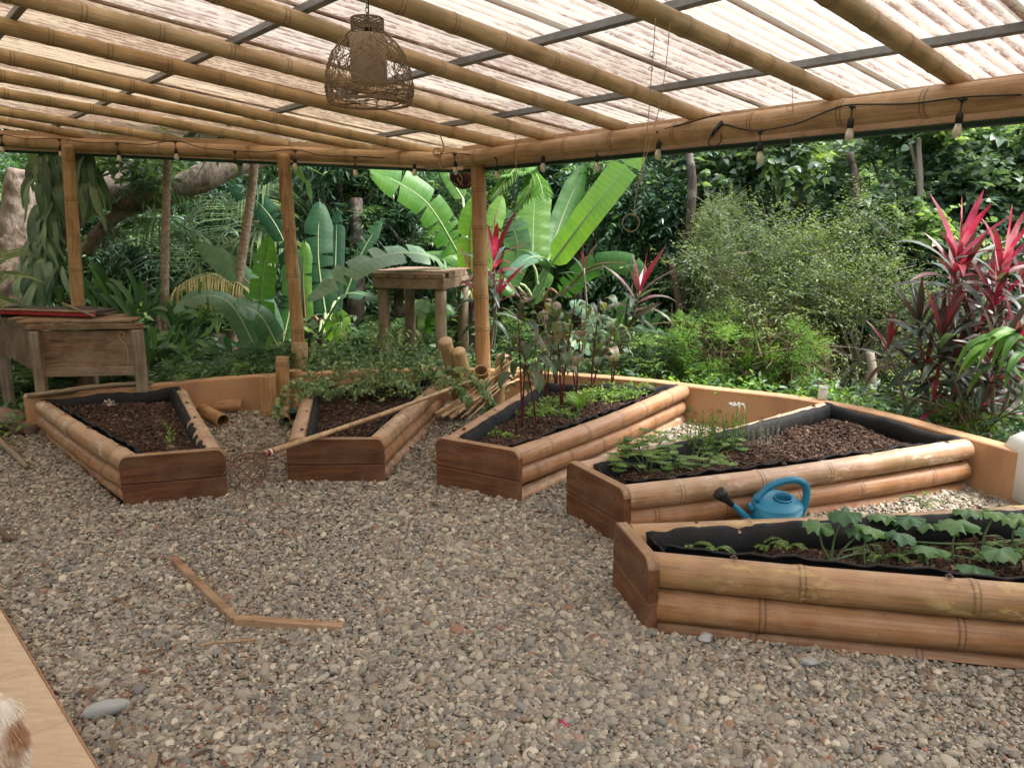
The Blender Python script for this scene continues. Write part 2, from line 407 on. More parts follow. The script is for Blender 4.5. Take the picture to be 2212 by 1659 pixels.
# translucent corrugated roof sheet with leaf litter and algae lying in the valleys
def sheetmat(name, tint, dirt):
    m, t, o = nt(name)
    v = coords(t, (9, 1.3, 9)); s1 = noise(t, v, 1.5, 8, .75, .3)
    v2 = coords(t, (30, 7.0, 30)); s2 = noise(t, v2, 1.3, 7, .8, .9)
    g = noise(t, coords(t, (1.4, .5, 1)), .9, 4); low = attr(t, 'along')       # 1 in the valleys
    d = math_(t, 'ADD', math_(t, 'ADD', s1, math_(t, 'MULTIPLY', low, .10)), math_(t, 'MULTIPLY', math_(t, 'SUBTRACT', g, .5), .95))
    k = ramp_f(t, d, .57-dirt, .64-dirt)
    k2 = math_(t, 'MULTIPLY', math_(t, 'MULTIPLY', k, ramp_f(t, s2, .44, .52)), math_(t, 'MULTIPLY_ADD', math_(t, 'POWER', low, 1.6), .85, .15))
    ln = math_(t, 'MULTIPLY', math_(t, 'POWER', low, 5.0), ramp_f(t, noise(t, coords(t, (14, 2.2, 14)), 1.0, 6, .75), .40, .52))
    film = math_(t, 'MULTIPLY', ramp_f(t, math_(t, 'ADD', math_(t, 'MULTIPLY', low, .45), math_(t, 'MULTIPLY', s2, .6)), .25, .85), .75)
    c = mix(t, film, tint, tuple(x*y for x, y in zip(tint, (.72, .62, .50))))
    c = mix(t, math_(t, 'MULTIPLY', ln, .75), c, (.27, .15, .11))
    c = mix(t, math_(t, 'MULTIPLY', ramp_f(t, g, .42, .66), .6), c, tuple(x*y for x, y in zip(tint, (.62, .5, .42))))
    c = mix(t, math_(t, 'MULTIPLY', k2, .9), c, (.12, .055, .04))
    tr = t.nodes.new('ShaderNodeBsdfTranslucent'); t.links.new(c, tr.inputs[0])
    p = N(t, 'BsdfPrincipled', Roughness=.5); t.links.new(mix(t, 1.0, c, (.75, .72, .68), 'MULTIPLY'), p.inputs['Base Color'])
    mx = t.nodes.new('ShaderNodeMixShader'); mx.inputs[0].default_value = .62
    t.links.new(p.outputs[0], mx.inputs[1]); t.links.new(tr.outputs[0], mx.inputs[2]); t.links.new(mx.outputs[0], o.inputs['Surface']); return m
M['sheet'] = sheetmat('fibreglass sheet', (.62, .595, .55), .04)
M['sheet_old'] = sheetmat('aged fibreglass sheet', (.53, .465, .35), .09)
M['sheet_clean'] = sheetmat('cleaner fibreglass sheet', (.69, .665, .625), .01)
# foliage
G = leafmat
M['l_dark'] = G('dark leaves', [(0, (.025, .065, .038)), (.5, (.05, .115, .062)), (.85, (.09, .18, .085)), (1, (.16, .27, .09))], .33, .3, spec=.7)
M['l_mid'] = G('mid leaves', [(0, (.05, .11, .055)), (.5, (.09, .175, .08)), (.9, (.15, .27, .10)), (1, (.26, .39, .09))], .4, .4, spec=.6)
M['l_heart'] = G('blue green heart leaves', [(0, (.08, .14, .095)), (.5, (.15, .225, .155)), (.85, (.20, .30, .16)), (1, (.32, .45, .15))], .42, .4, spec=.6)
M['l_olive'] = G('olive twiggy leaves', [(0, (.085, .125, .07)), (.5, (.14, .195, .095)), (1, (.26, .31, .12))], .5, .4)
M['l_bright'] = G('bright green leaves', [(0, (.09, .20, .045)), (.5, (.16, .32, .06)), (1, (.32, .50, .09))], .5, .45)
M['l_palm'] = G('palm leaflets', [(0, (.05, .11, .04)), (.5, (.11, .20, .07)), (1, (.28, .36, .15))], .38, .4, spec=.6)
M['l_palm_dry'] = G('yellowed palm leaflets', [(0, (.18, .20, .05)), (.5, (.42, .38, .16)), (1, (.62, .55, .32))], .6, .35)
M['l_strap'] = G('hanging strap leaves', [(0, (.09, .17, .11)), (.5, (.18, .28, .18)), (.85, (.26, .37, .23)), (1, (.30, .40, .24))], .4, .3, spec=.6)
M['l_ginger'] = G('ginger leaves', [(0, (.04, .12, .055)), (.5, (.085, .20, .085)), (1, (.17, .33, .11))], .3, .35, spec=.7)
M['banana'] = G('banana leaf', [(0, (.04, .15, .045)), (.5, (.085, .25, .05)), (1, (.19, .38, .06))], .33, .45, 430, .6)
M['banana_blue'] = G('bluish banana leaf', [(0, (.075, .18, .11)), (.5, (.16, .30, .19)), (1, (.34, .48, .32))], .3, .35, 430, .6)
M['banana_dark'] = G('dark banana leaf', [(0, (.014, .055, .032)), (.5, (.026, .09, .048)), (1, (.05, .14, .06))], .45, .35, 430, .3)
M['l_cord'] = G('cordyline leaves', [(0, (.05, .08, .045)), (.30, (.08, .06, .042)), (.50, (.15, .04, .045)), (.68, (.26, .02, .045)), (.82, (.52, .07, .14)), (1, (.74, .40, .43))], .35, .35, tcol=(1.3, .8, .8))
M['l_cordg'] = G('grey green cordyline leaves', [(0, (.03, .055, .035)), (.45, (.08, .12, .085)), (.8, (.22, .28, .22)), (1, (.5, .5, .44))], .35, .3)
M['l_amar'] = G('drooping purplish leaves', [(0, (.07, .11, .07)), (.5, (.12, .17, .095)), (.8, (.17, .20, .10)), (1, (.19, .12, .08))], .42, .35)
M['l_herb'] = G('herb leaves', [(0, (.09, .17, .05)), (.5, (.16, .27, .065)), (1, (.29, .39, .09))], .5, .4)
M['l_vine'] = G('pale edged vine leaves', [(0, (.09, .17, .08)), (.5, (.17, .27, .12)), (1, (.42, .46, .24))], .5, .35)
M['l_squash'] = G('squash leaves', [(0, (.07, .17, .085)), (.5, (.12, .24, .12)), (1, (.22, .36, .12))], .45, .35)
M['l_grey'] = G('grey lavender leaves', [(0, (.16, .17, .15)), (1, (.36, .37, .33))], .7, .2)
M['l_fern'] = G('fern fronds', [(0, (.05, .15, .025)), (1, (.15, .33, .05))], .45, .4)
M['l_dead'] = G('dead leaves', [(0, (.08, .05, .035)), (.5, (.17, .115, .08)), (1, (.34, .27, .19))], .7, .2)
M['stem_green'] = plain('green stem', (.10, .17, .06), .5)
M['stem_red'] = plain('dark red stem', (.10, .012, .018), .45)
M['stem_brown'] = plain('brown twig', (.13, .085, .055), .8)
M['stem_grey'] = plain('grey twig', (.27, .23, .18), .85)
M['midrib'] = plain('pale midrib', (.33, .42, .2), .4)
M['midrib_red'] = plain('reddish midrib', (.25, .13, .08), .45)
def groundmat():
    m, t, o = nt('forest floor'); v = coords(t); n = noise(t, v, 1.3, 6); n2 = noise(t, v, 11, 5)
    c = ramp(t, n, [(.3, (.018, .022, .010)), (.55, (.03, .05, .018)), (.75, (.05, .045, .028))]); c = mix(t, math_(t, 'MULTIPLY', n2, .5), c, (.02, .03, .012))
    princ(t, o, c, .95, bump(t, n2, .8, .06), .1); return m
M['ground'] = groundmat()
def furmat():
    m, t, o = nt('dog fur'); v = coords(t); n = noise(t, v, 9, 3); c = ramp(t, n, [(.46, (.80, .72, .64)), (.60, (.50, .30, .18))])
    princ(t, o, c, .9, None, .1); return m
M['fur'] = furmat()
# ------------------------------------------------------------------ bamboo
def bamboo_mesh(L, r0, r1, gap=.33, ns=20, hollow=False, bend=.006, seed=0, first=None, top=(0, 0, 1), bleach=.6, ends=True):
    """a culm lying along +Z from 0 to L: swollen joints with a scar, slight bend, hollow ends; attribute tint = joint scar and painted shade inside hollow ends, along = bleached side"""
    rr = random.Random(seed); mb = MB()
    z = 0; nodes = []; z = first if first is not None else rr.uniform(.3, .9)*gap
    while z < L-.02:
        nodes.append(z); z += gap*rr.uniform(.85, 1.15)
    zs = [(0, 1, 0)]
    for q in nodes:
        for dz, k, tn in ((-.035, 1.0, 0), (-.018, 1.03, .0), (-.011, 1.05, 1), (-.006, 1.045, .2), (.0, 1.065, .0), (.005, 1.045, .2), (.010, 1.03, 1), (.017, 1.02, .1), (.035, 1.0, 0)):
            zs.append((q+dz, k, tn))
    for i in range(1, 5): zs.append((L*i/5, 1, 0))
    zs.append((L, 1, 0)); zs = [q for q in sorted(zs) if 0 <= q[0] <= L]
    pa, pb = rr.uniform(0, 6), rr.uniform(0, 6)
    V = []; T = []; A = []; F = []
    T0 = Vector(top)
    def cen(zz): u = zz/L; return (math.sin(u*3.1+pa)*bend*L*.5, math.sin(u*4.3+pb)*bend*L*.5)
    for zz, k, tn in zs:
        cx, cy = cen(zz); r = (r0+(r1-r0)*zz/L)*k
        for j in range(ns):
            a = 2*math.pi*j/ns; nx, ny = math.cos(a), math.sin(a)
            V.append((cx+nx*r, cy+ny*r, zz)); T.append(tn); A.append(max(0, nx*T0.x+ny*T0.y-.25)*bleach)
    n = len(zs)
    for i in range(n-1):
        for j in range(ns):
            a = i*ns+j; b = i*ns+(j+1) % ns; F.append((a, b, b+ns, a+ns))
    mb.add(V, F, 0, T, A)
    if ends:
        for zz, sg, dep in ((0, -1, .05), (L, 1, .12 if hollow else .02)):
            cx, cy = cen(zz); r = (r0 if zz == 0 else r1); V = []; T = []
            for rad, dz, tn in ((1, 0, .1), (.985, .003, .15), (.86, .003, .2), (.84, -dep*.3, .5), (.82, -dep, .9), (.01, -dep, 1)) if hollow or sg < 0 else ((1, 0, .05), (.97, .010, .05), (.86, .018, .1), (.6, .026, .1), (.3, .03, .15), (.01, .031, .15)):  # tint rises with depth: shade of the hollow painted into the colour
                for j in range(ns):
                    a = 2*math.pi*j/ns; V.append((cx+math.cos(a)*r*rad, cy+math.sin(a)*r*rad, zz+sg*dz)); T.append(tn)
            F = []
            for i in range(5):
                for j in range(ns):
                    a = i*ns+j; b = i*ns+(j+1) % ns; q = (a, b, b+ns, a+ns); F.append(q if sg > 0 else q[::-1])
            mb.add(V, F, 0, T, .5)
    return mb
_seed = [100]
def culm(name, p0, p1, r0, r1, mat, parent=None, gap=.33, hollow=False, bend=.006, bleach=.6, ns=20, first=None):
    p0 = Vector(p0); p1 = Vector(p1); d = p1-p0; L = d.length; _seed[0] += 1
    q = d.to_track_quat('Z', 'Y'); loc_top = q.inverted() @ Vector((0, 0, 1))
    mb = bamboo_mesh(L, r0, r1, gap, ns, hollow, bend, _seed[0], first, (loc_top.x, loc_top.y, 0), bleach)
    o = mb.build(name, mat, parent, True, p0); o.rotation_euler = q.to_euler()
    return o

# ------------------------------------------------------------------ scattering of small pieces (pebbles, bark chips)
def scatter(name, pts, scl, rot, mat, proto, parent=None, nvar=9, label=None, kind='stuff', cat=None):
    """one object: geometry nodes put one of nvar different small solids on every point"""
    me = bpy.data.meshes.new(name); me.vertices.add(len(pts)); me.vertices.foreach_set('co', np.asarray(pts, np.float32).ravel())
    for nm, arr in (('scl', scl), ('rot', rot)):
        a = me.attributes.new(nm, 'FLOAT_VECTOR', 'POINT'); a.data.foreach_set('vector', np.asarray(arr, np.float32).ravel())
    me.update(); me.materials.append(mat)
    o = bpy.data.objects.new(name, me); COL.objects.link(o)
    if parent: o.parent = parent; o.location = -Vector(parent.location)
    tag(o, label, cat, None, kind)
    ng = bpy.data.node_groups.new(name+' nodes', 'GeometryNodeTree')
    ng.interface.new_socket('Geometry', in_out='INPUT', socket_type='NodeSocketGeometry'); ng.interface.new_socket('Geometry', in_out='OUTPUT', socket_type='NodeSocketGeometry')
    A = lambda k: ng.nodes.new(k)
    gi = A('NodeGroupInput'); go = A('NodeGroupOutput'); L = ng.links.new
    jn = A('GeometryNodeJoinGeometry')
    for i in range(nvar):
        ic = A('GeometryNodeMeshIcoSphere'); ic.inputs['Radius'].default_value = .5; ic.inputs['Subdivisions'].default_value = 2
        ps = A('GeometryNodeInputPosition'); nz = A('ShaderNodeTexNoise'); nz.noise_dimensions = '4D'; nz.inputs['W'].default_value = i*7.3
        nz.inputs['Scale'].default_value = 1.6 if proto == 'pebble' else 2.5; nz.inputs['Detail'].default_value = 1.0 if proto == 'pebble' else 2.5
        L(ps.outputs[0], nz.inputs['Vector'])
        sb = A('ShaderNodeVectorMath'); sb.operation = 'SUBTRACT'; sb.inputs[1].default_value = (.5, .5, .5); L(nz.outputs['Color'], sb.inputs[0])
        sc = A('ShaderNodeVectorMath'); sc.operation = 'SCALE'; sc.inputs['Scale'].default_value = .36 if proto == 'pebble' else 1.3; L(sb.outputs[0], sc.inputs[0])
        sp = A('GeometryNodeSetPosition'); L(ic.outputs['Mesh'], sp.inputs['Geometry']); L(sc.outputs[0], sp.inputs['Offset'])
        ss = A('GeometryNodeSetShadeSmooth'); L(sp.outputs[0], ss.inputs[0]); ss.inputs['Shade Smooth'].default_value = proto == 'pebble'
        sm = A('GeometryNodeSetMaterial'); sm.inputs['Material'].default_value = mat; L(ss.outputs[0], sm.inputs[0])
        gt = A('GeometryNodeGeometryToInstance'); L(sm.outputs[0], gt.inputs[0]); L(gt.outputs[0], jn.inputs[0])
    ip = A('GeometryNodeInstanceOnPoints'); L(gi.outputs[0], ip.inputs['Points']); L(jn.outputs[0], ip.inputs['Instance'])
    ip.inputs['Pick Instance'].default_value = True
    ri = A('FunctionNodeRandomValue'); ri.data_type = 'INT'
    ints = [s for s in ri.inputs if s.type == 'INT']; ints[0].default_value = 0; ints[1].default_value = nvar-1
    L([s for s in ri.outputs if s.type == 'INT'][0], ip.inputs['Instance Index'])
    for nm, sock in (('scl', 'Scale'), ('rot', 'Rotation')):
        na = A('GeometryNodeInputNamedAttribute'); na.data_type = 'FLOAT_VECTOR'; na.inputs['Name'].default_value = nm
        out = [s for s in na.outputs if s.enabled and s.type == 'VECTOR'][0]
        L(out, ip.inputs[sock])
    L(ip.outputs[0], go.inputs[0])
    md = o.modifiers.new('scatter', 'NODES'); md.node_group = ng
    return o
def in_poly(x, y, poly):
    c = np.zeros(len(x), bool); n = len(poly)
    for i in range(n):
        x0, y0 = poly[i]; x1, y1 = poly[(i+1) % n]
        k = ((y0 > y) != (y1 > y)) & (x < (x1-x0)*(y-y0)/(y1-y0+1e-12)+x0); c ^= k
    return c

# ------------------------------------------------------------------ terrain
def fbm(x, y):
    return (np.sin(x*1.3+.5)*np.cos(y*1.1)+.5*np.sin(x*2.9+y*1.7)+.25*np.sin(x*6.1-y*5.3))
def terrain_z(x, y):
    r = np.sqrt((x*.8)**2+(y-2)**2)
    z = np.where(r > 9, (r-9)*.10, 0)+np.where(r > 22, (r-22)*.42, 0)
    return -.10+np.minimum(z, 22)+np.clip((r-6)/6, 0, 1)*fbm(x, y)*.10
nx = 150; gx = np.sign(np.linspace(-1, 1, nx))*np.abs(np.linspace(-1, 1, nx))**2.2*120
gy = np.sign(np.linspace(-1, 1, nx))*np.abs(np.linspace(-1, 1, nx))**2.2*120+4
X, Y = np.meshgrid(gx, gy); Z = terrain_z(X, Y)
I = np.arange(nx*nx).reshape(nx, nx)
mb = MB(); mb.add(np.stack([X.ravel(), Y.ravel(), Z.ravel()], 1), np.stack([I[:-1, :-1].ravel(), I[:-1, 1:].ravel(), I[1:, 1:].ravel(), I[1:, :-1].ravel()], 1))
tag(mb.build('ground', M['ground']), kind='structure')

# wall: inner top edge
WZ = .30
wp = [P(50, 856, WZ), P(373, 830, WZ), P(454, 820, WZ), P(600, 809, WZ), P(800, 800, WZ), P(960, 798, WZ), P(1130, 801, WZ), P(1389, 820, WZ), P(1490, 836, WZ), P(1645, 851, WZ), P(1791, 869, WZ),
      P(1912, 898, WZ), P(2069, 940, WZ), P(2192, 975, WZ)]
wp = [Vector((p.x, p.y, 0)) for p in wp]
# bring the wall foot seen in the photograph and the top to one plumb line by a light smoothing of the run
for _ in range(1):
    wp = [wp[0]]+[wp[i]*.6+(wp[i-1]+wp[i+1])*.2 for i in range(1, len(wp)-1)]+[wp[-1]]
d_end = (wp[-1]-wp[-2]).normalized(); wp += [wp[-1]+Vector((.32, -.75, 0)), wp[-1]+Vector((.45, -1.7, 0)), wp[-1]+Vector((.45, -3.2, 0))]
wpath = smooth_path(wp, 64)
mb = MB(); prof = [(0, -.25), (0, WZ-.008), (.008, WZ), (.112, WZ), (.12, WZ-.008), (.12, -.25)]
V = []
for i, p in enumerate(wpath):
    t = (wpath[min(i+1, 64)]-wpath[max(i-1, 0)]).normalized(); nrm = Vector((-t.y, t.x, 0))
    for o_, z in prof: q = p+nrm*(o_+.0015*math.sin(i*1.7)); V.append((q.x, q.y, z+.002*math.sin(i*.9)))
k = len(prof); F = [(i*k+j, i*k+j+1, (i+1)*k+j+1, (i+1)*k+j) for i in range(64) for j in range(k-1)]
F += [tuple(range(k)), tuple(range(64*k, 65*k))[::-1]]
mb.add(V, F); w_o = mb.build('retaining_wall', M['wall'], None, False)
tag(w_o, 'low terracotta painted wall curving behind the raised beds', 'wall')

yard = [(-7.5, 5.3), (-4.6, 5.55)]+[(p.x, p.y) for p in wpath]+[(3.6, -1), (-7.5, -1)]
mb = MB(); nx = 60; X, Y = np.meshgrid(np.linspace(-7.4, 3.45, nx), np.linspace(-.9, 7.2, nx)); ok = in_poly(X.ravel(), Y.ravel(), yard).reshape(nx, nx)
I = np.arange(nx*nx).reshape(nx, nx); f = np.stack([I[:-1, :-1].ravel(), I[:-1, 1:].ravel(), I[1:, 1:].ravel(), I[1:, :-1].ravel()], 1)
f = f[(ok[:-1, :-1] | ok[:-1, 1:] | ok[1:, 1:] | ok[1:, :-1]).ravel()]
mb.add(np.stack([X.ravel(), Y.ravel(), np.full(nx*nx, -.025)], 1), f)
tag(mb.build('gravel_bed', M['subsoil']), kind='structure')

# ------------------------------------------------------------------ terrace of sandstone tiles, bottom left
TZ = .05
e0, e1 = P(0, 1297, TZ), P(222, 1659, TZ); ed = (e1-e0).normalized(); en = Vector((-ed.y, ed.x, 0))
if en.x > 0: en = -en
ter = bpy.data.objects.new('terrace', None); COL.objects.link(ter); ter.location = (e0.x, e0.y, 0); tag(ter, kind='structure')
mb = MB(); a = e0-ed*1.6; b = e1+ed*1.6; c = (a+b)/2+en*1.25; Lt = (b-a).length
rz = rotx(ed)
box(mb, (c.x, c.y, -.06), (Lt, 2.5, .2), rz, .01); mb.build('slab', plain('terrace mortar', (.42, .22, .13), .7), ter)
ts = .40
# joints read from the photograph run across the terrace edge
j0 = P(0, 1415, TZ); first = ((P(95, 1440, TZ)-a).dot(ed)) % ts
n_a = int(Lt/ts)+1
for i in range(-1, n_a):
    for j in range(6):
        cc = a+ed*(first+(i+.5)*ts)+en*((j+.5)*ts+.01)
        if (cc-a).dot(ed) < ts*.5 or (cc-a).dot(ed) > Lt-ts*.5: continue
        mb = MB(); s_ = ts-.006
        box(mb, (0, 0, 0), (s_, s_, .03), rz @ Matrix.Rotation(random.uniform(-.003, .003), 3, 'Z'), .004)
        mb.build('tile', M['tile'], ter, False, (cc.x, cc.y, .036+random.uniform(-.001, .001)))

# ------------------------------------------------------------------ raised beds
BED_POLYS = []; BEDS = {}
def bed(key, fl, fr, lf, lb, rf, rb, H, r, label, mats, soil=.19, nl=3, bolts=True):
    """fl, fr board's lower outer corners; lf..lb and rf..rb axes of the side logs (plan)"""
    fl, fr, lf, lb, rf, rb = [Vector((p.x, p.y, 0)) for p in (fl, fr, lf, lb, rf, rb)]
    t = empty('raised_bed', (fl+fr)/2, label, 'raised bed', 'raised bamboo garden beds fanned along the wall')
    bd = (fr-fl).normalized(); bn = Vector((-bd.y, bd.x, 0))           # bn points to the back
    if bn.dot((lb+rb)/2-fl) < 0: bn = -bn
    lf = fl+bd*(r+.004)+bn*.05; rf = fr-bd*(r+.004)+bn*.05
    th = .05; W = (fr-fl).length; rotm = rotx(bd); yv = rotm @ Vector((0, 1, 0)); sg = 1 if yv.dot(bn) > 0 else -1
    # two planks, the upper one with rounded corners
    cr = .05; zs = H*.40
    def plank(outline, nm):
        """front and back outline joined, edges eased by a chamfer ring"""
        n = len(outline); mb = MB(); V = []; cx = sum(p[0] for p in outline)/n; cz = sum(p[1] for p in outline)/n; T = []
        for y, inset in ((0.0, .005), (.005, 0), (th-.005, 0), (th, .005)):
            for x, z in outline:
                xx = x+(inset if x < cx else -inset); zz = z+(inset if z < cz else -inset)
                p = fl+bd*xx+bn*y; V.append((p.x, p.y, zz)); T.append(.5)
        F = [tuple(range(n)), tuple(range(3*n, 4*n))[::-1]]
        M_i = [0, 0]
        for k_ in range(3):
            for i in range(n): F.append((k_*n+(i+1) % n, k_*n+i, (k_+1)*n+i, (k_+1)*n+(i+1) % n))
        side = [tuple(f) for f in F[2:]]; top = [f for f in side if all(V[i][2] > H-.075 for i in f) and nm == 'u']; rest = [f for f in side if f not in top]
        mb.add(V, F[:2]+rest, 0); mb.add(V, top, 1) if top else None
        tcent = fl+bd*(W/2)
        o = mb.build('plank', [M['plank'], M['plank_pale']], t, False, (tcent.x, tcent.y, 0))
        # local frame along the board so that the grain runs along it
        rot = Matrix((bd, bn, Vector((0, 0, 1)))).transposed().to_4x4()
        o.data.transform(Matrix.Translation(-tcent)); o.data.transform(rot.inverted()); o.rotation_euler = rot.to_euler()
        return o
    arc = [(W-cr+cr*math.sin(a), H-cr+cr*math.cos(a)) for a in np.linspace(0, math.pi/2, 6)]
    arcl = [(cr-cr*math.cos(a), H-cr+cr*math.sin(a)) for a in np.linspace(0, math.pi/2, 6)]
    plank([(0, zs+.002)]+arcl+arc+[(W, zs+.002)], 'u'); plank([(.003, -.06), (.003, zs-.002), (W-.003, zs-.002), (W-.003, -.06)], 'l')
    for x, z in ((.13, .75), (.13, .25), (.13, .5), (.87, .75), (.87, .28), (.86, .5)):
        p = fl+bd*(W*x+random.uniform(-.01, .01))-bn*.001; mb = MB(); q = (-bn).to_track_quat('Z', 'Y').to_matrix()
        lathe(mb, [(.0075, -.004), (.0075, .0), (.006, .0015), (.0015, .001)], 8, (0, 0, 0), rot=q); mb.build('screw', M['screw'], t, True, (p.x, p.y, H*z))
    # side logs, three high
    off = bn*(th+.002)
    for s_, (a, b) in enumerate(((lf, lb), (rf, rb))):
        d = (b-a).normalized(); inn = Vector((-d.y, d.x, 0)); ctr = (lf+rf+lb+rb)/4
        if inn.dot(ctr-a) < 0: inn = -inn
        # start the log at the back face of the board
        st = a+d*(((fl+off)-a).dot(bn)/d.dot(bn))
        for k_ in range(nl):
            z = H-.006-r-k_*(2*r*.985); sh = inn*((.0, .010, .035 if key in (1, 5) else .004)[k_ % 3])
            m = mats[min(k_, len(mats)-1)]
            dz = random.uniform(-.004, .004)
            e = b-d*random.uniform(0, .02)
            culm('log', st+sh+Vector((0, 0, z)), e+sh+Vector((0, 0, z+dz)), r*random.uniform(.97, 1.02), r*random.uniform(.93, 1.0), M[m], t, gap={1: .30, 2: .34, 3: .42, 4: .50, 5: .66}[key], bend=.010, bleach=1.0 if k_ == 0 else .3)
        if False:
            p = (st+b)/2+inn*.035; mb = MB(); box(mb, (0, 0, 0), ((b-st).length-.02, .03, .16), rotx(d), .003); mb.build('base_board', M['plank'], t, False, (p.x, p.y, -.03))
        if bolts:
            Lb = (b-st).length
            for u in (.12, .42, .68, .93) if Lb > 1.2 else (.15, .5, .85):
                p = st+d*(Lb*u)+inn*r*.15+Vector((0, 0, H-.008)); mb = MB()
                lathe(mb, [(.015, 0), (.015, .003), (.008, .004), (.008, .010), (.001, .011)], 8); mb.build('bolt', M['screw'], t, False, p)
    # liner cloth folded over the inner side of the logs, round all four sides
    cor = [lf+off, rf+off, rb, lb]
    inner = []
    ctr = sum(cor, Vector())/4
    prof = [(r*.62, H-.012), (r*.9, H-.016), (r*1.15, H-.038), (r*1.28, H-.07), (r*1.32, soil-.03)]
    mb = MB(); n = 0
    for i in range(4):
        a, b = cor[i], cor[(i+1) % 4]; d = (b-a); L = d.length; d.normalize(); inn = Vector((-d.y, d.x, 0))
        if inn.dot(ctr-a) < 0: inn = -inn
        back = i == 2; front = i == 0
        m = max(6, int(L/.03)); V = []
        for j in range(m+1):
            p = a+d*(L*j/m); wv = .003*math.sin(j*.41+i)+.003*math.sin(j*1.13+i*2)+random.uniform(-.002, .002)
            for o_, z in prof:
                o2 = o_
                if front: o2 = .004+(o_-prof[0][0])*.45
                if back: o2 = .004+(o_-prof[0][0])*.9
                q = p+inn*(o2+wv); V.append((q.x, q.y, z+wv*1.2-(.02 if front else 0)+(.01*math.sin(j*.35+1) if back else 0)))
        k_ = len(prof); F = [(j*k_+l, (j+1)*k_+l, (j+1)*k_+l+1, j*k_+l+1) for j in range(m) for l in range(k_-1)]
        if True: mb.add(V, F)
    lo = mb.build('liner', M['liner'], t); md = lo.modifiers.new('s', 'SOLIDIFY'); md.thickness = .006; md.offset = 0
    # soil surface and bark chips
    def lerp2(u, v): return (cor[0]*(1-u)+cor[1]*u)*(1-v)+(cor[3]*(1-u)+cor[2]*u)*v
    nu, nv = 14, 40; V = []
    for j in range(nv+1):
        for i in range(nu+1):
            p = lerp2(i/nu, j/nv); V.append((p.x, p.y, soil+.012*math.sin(p.x*9+j*.3)+.01*math.sin(p.y*11)+random.uniform(-.006, .006)))
    F = [(j*(nu+1)+i, j*(nu+1)+i+1, (j+1)*(nu+1)+i+1, (j+1)*(nu+1)+i) for j in range(nv) for i in range(nu)]
    mb = MB(); mb.add(V, F); mb.build('soil', M['soil'], t)
    area = ((cor[2]-cor[0]).cross(cor[3]-cor[1])).length/2; n = int(area*13000)
    u = rng.random(n); v = rng.random(n); c = [np.array(q) for q in cor]
    pp = (c[0]*(1-u[:, None])+c[1]*u[:, None])*(1-v[:, None])+(c[3]*(1-u[:, None])+c[2]*u[:, None])*v[:, None]
    pp[:, 2] = soil+.012*np.sin(pp[:, 0]*9+v*12)+.01*np.sin(pp[:, 1]*11)+rng.uniform(.0, .014, n)
    s = np.exp(rng.normal(-.15, .42, n))*.0135
    scatter('bark_mulch', pp, np.stack([s*1.6, s*.8, s*.35], 1), np.stack([rng.normal(0, .45, n), rng.normal(0, .45, n), rng.uniform(0, 6.3, n)], 1), M['mulch'], 'chip', t)
    BED_POLYS.append([(q.x, q.y) for q in (fl, fr, rb+(rb-lb).normalized()*r*.3, lb-(rb-lb).normalized()*r*.3)])
    BEDS[key] = (lerp2, soil, H, t); return t
HB = .30
B = {
 1: ((265, 1090), (493, 1068), (268, 985), (88, 858), (458, 968), (388, 832)),
 2: ((622, 1042), (832, 1040), (652, 940), (673, 826), (822, 925), (945, 815)),
 3: ((942, 1045), (1120, 1083), (972, 938), (1165, 828), (1112, 963), (1473, 834)),
 4: ((1222, 1105), (1345, 1183), (1258, 1000), (1783, 870), (1358, 1046), (2092, 952)),
}
def bedpts(k):
    q = B[k]; return [P(*q[0], 0), P(*q[1], 0)]+[P(*x, HB) for x in q[2:]]
bed(1, *bedpts(1), .29, .064, 'raised bed at far left by the wooden table, bare mulch with a shell', ['bed_bamboo_pale', 'bed_bamboo', 'bed_bamboo'])
bed(2, *bedpts(2), .285, .064, 'raised bed with trailing vine and a long picking pole laid across it', ['bed_bamboo_pale', 'bed_bamboo', 'bed_bamboo_pale'])
bed(3, *bedpts(3), .31, .064, 'raised bed in the middle with tall red stemmed plants and low herbs', ['bed_bamboo', 'bed_bamboo', 'bed_bamboo_pale'], soil=.21)
bed(4, *bedpts(4), .31, .066, 'raised bed with ferny geranium and dry lavender, just behind the blue watering can', ['bed_bamboo_pale', 'bed_bamboo', 'bed_bamboo'])
l5a, l5b = P(1372, 1118, HB), P(2212, 1089, HB); r5a, r5b = P(1415, 1200, HB), P(2212, 1268, HB)
l5b = l5a+(l5b-l5a)*1.28; r5b = r5a+(r5b-r5a)*1.95
l5a += Vector((0, -.0, 0))
bed(5, P(1322, 1262, 0), P(1395, 1365, 0), l5a, l5b, r5a+Vector((0, .03, 0)), r5b, .315, .073, 'nearest raised bed with squash leaves, its mottled bamboo side facing the gravel', ['bed_bamboo_old', 'bed_bamboo', 'bed_bamboo'])

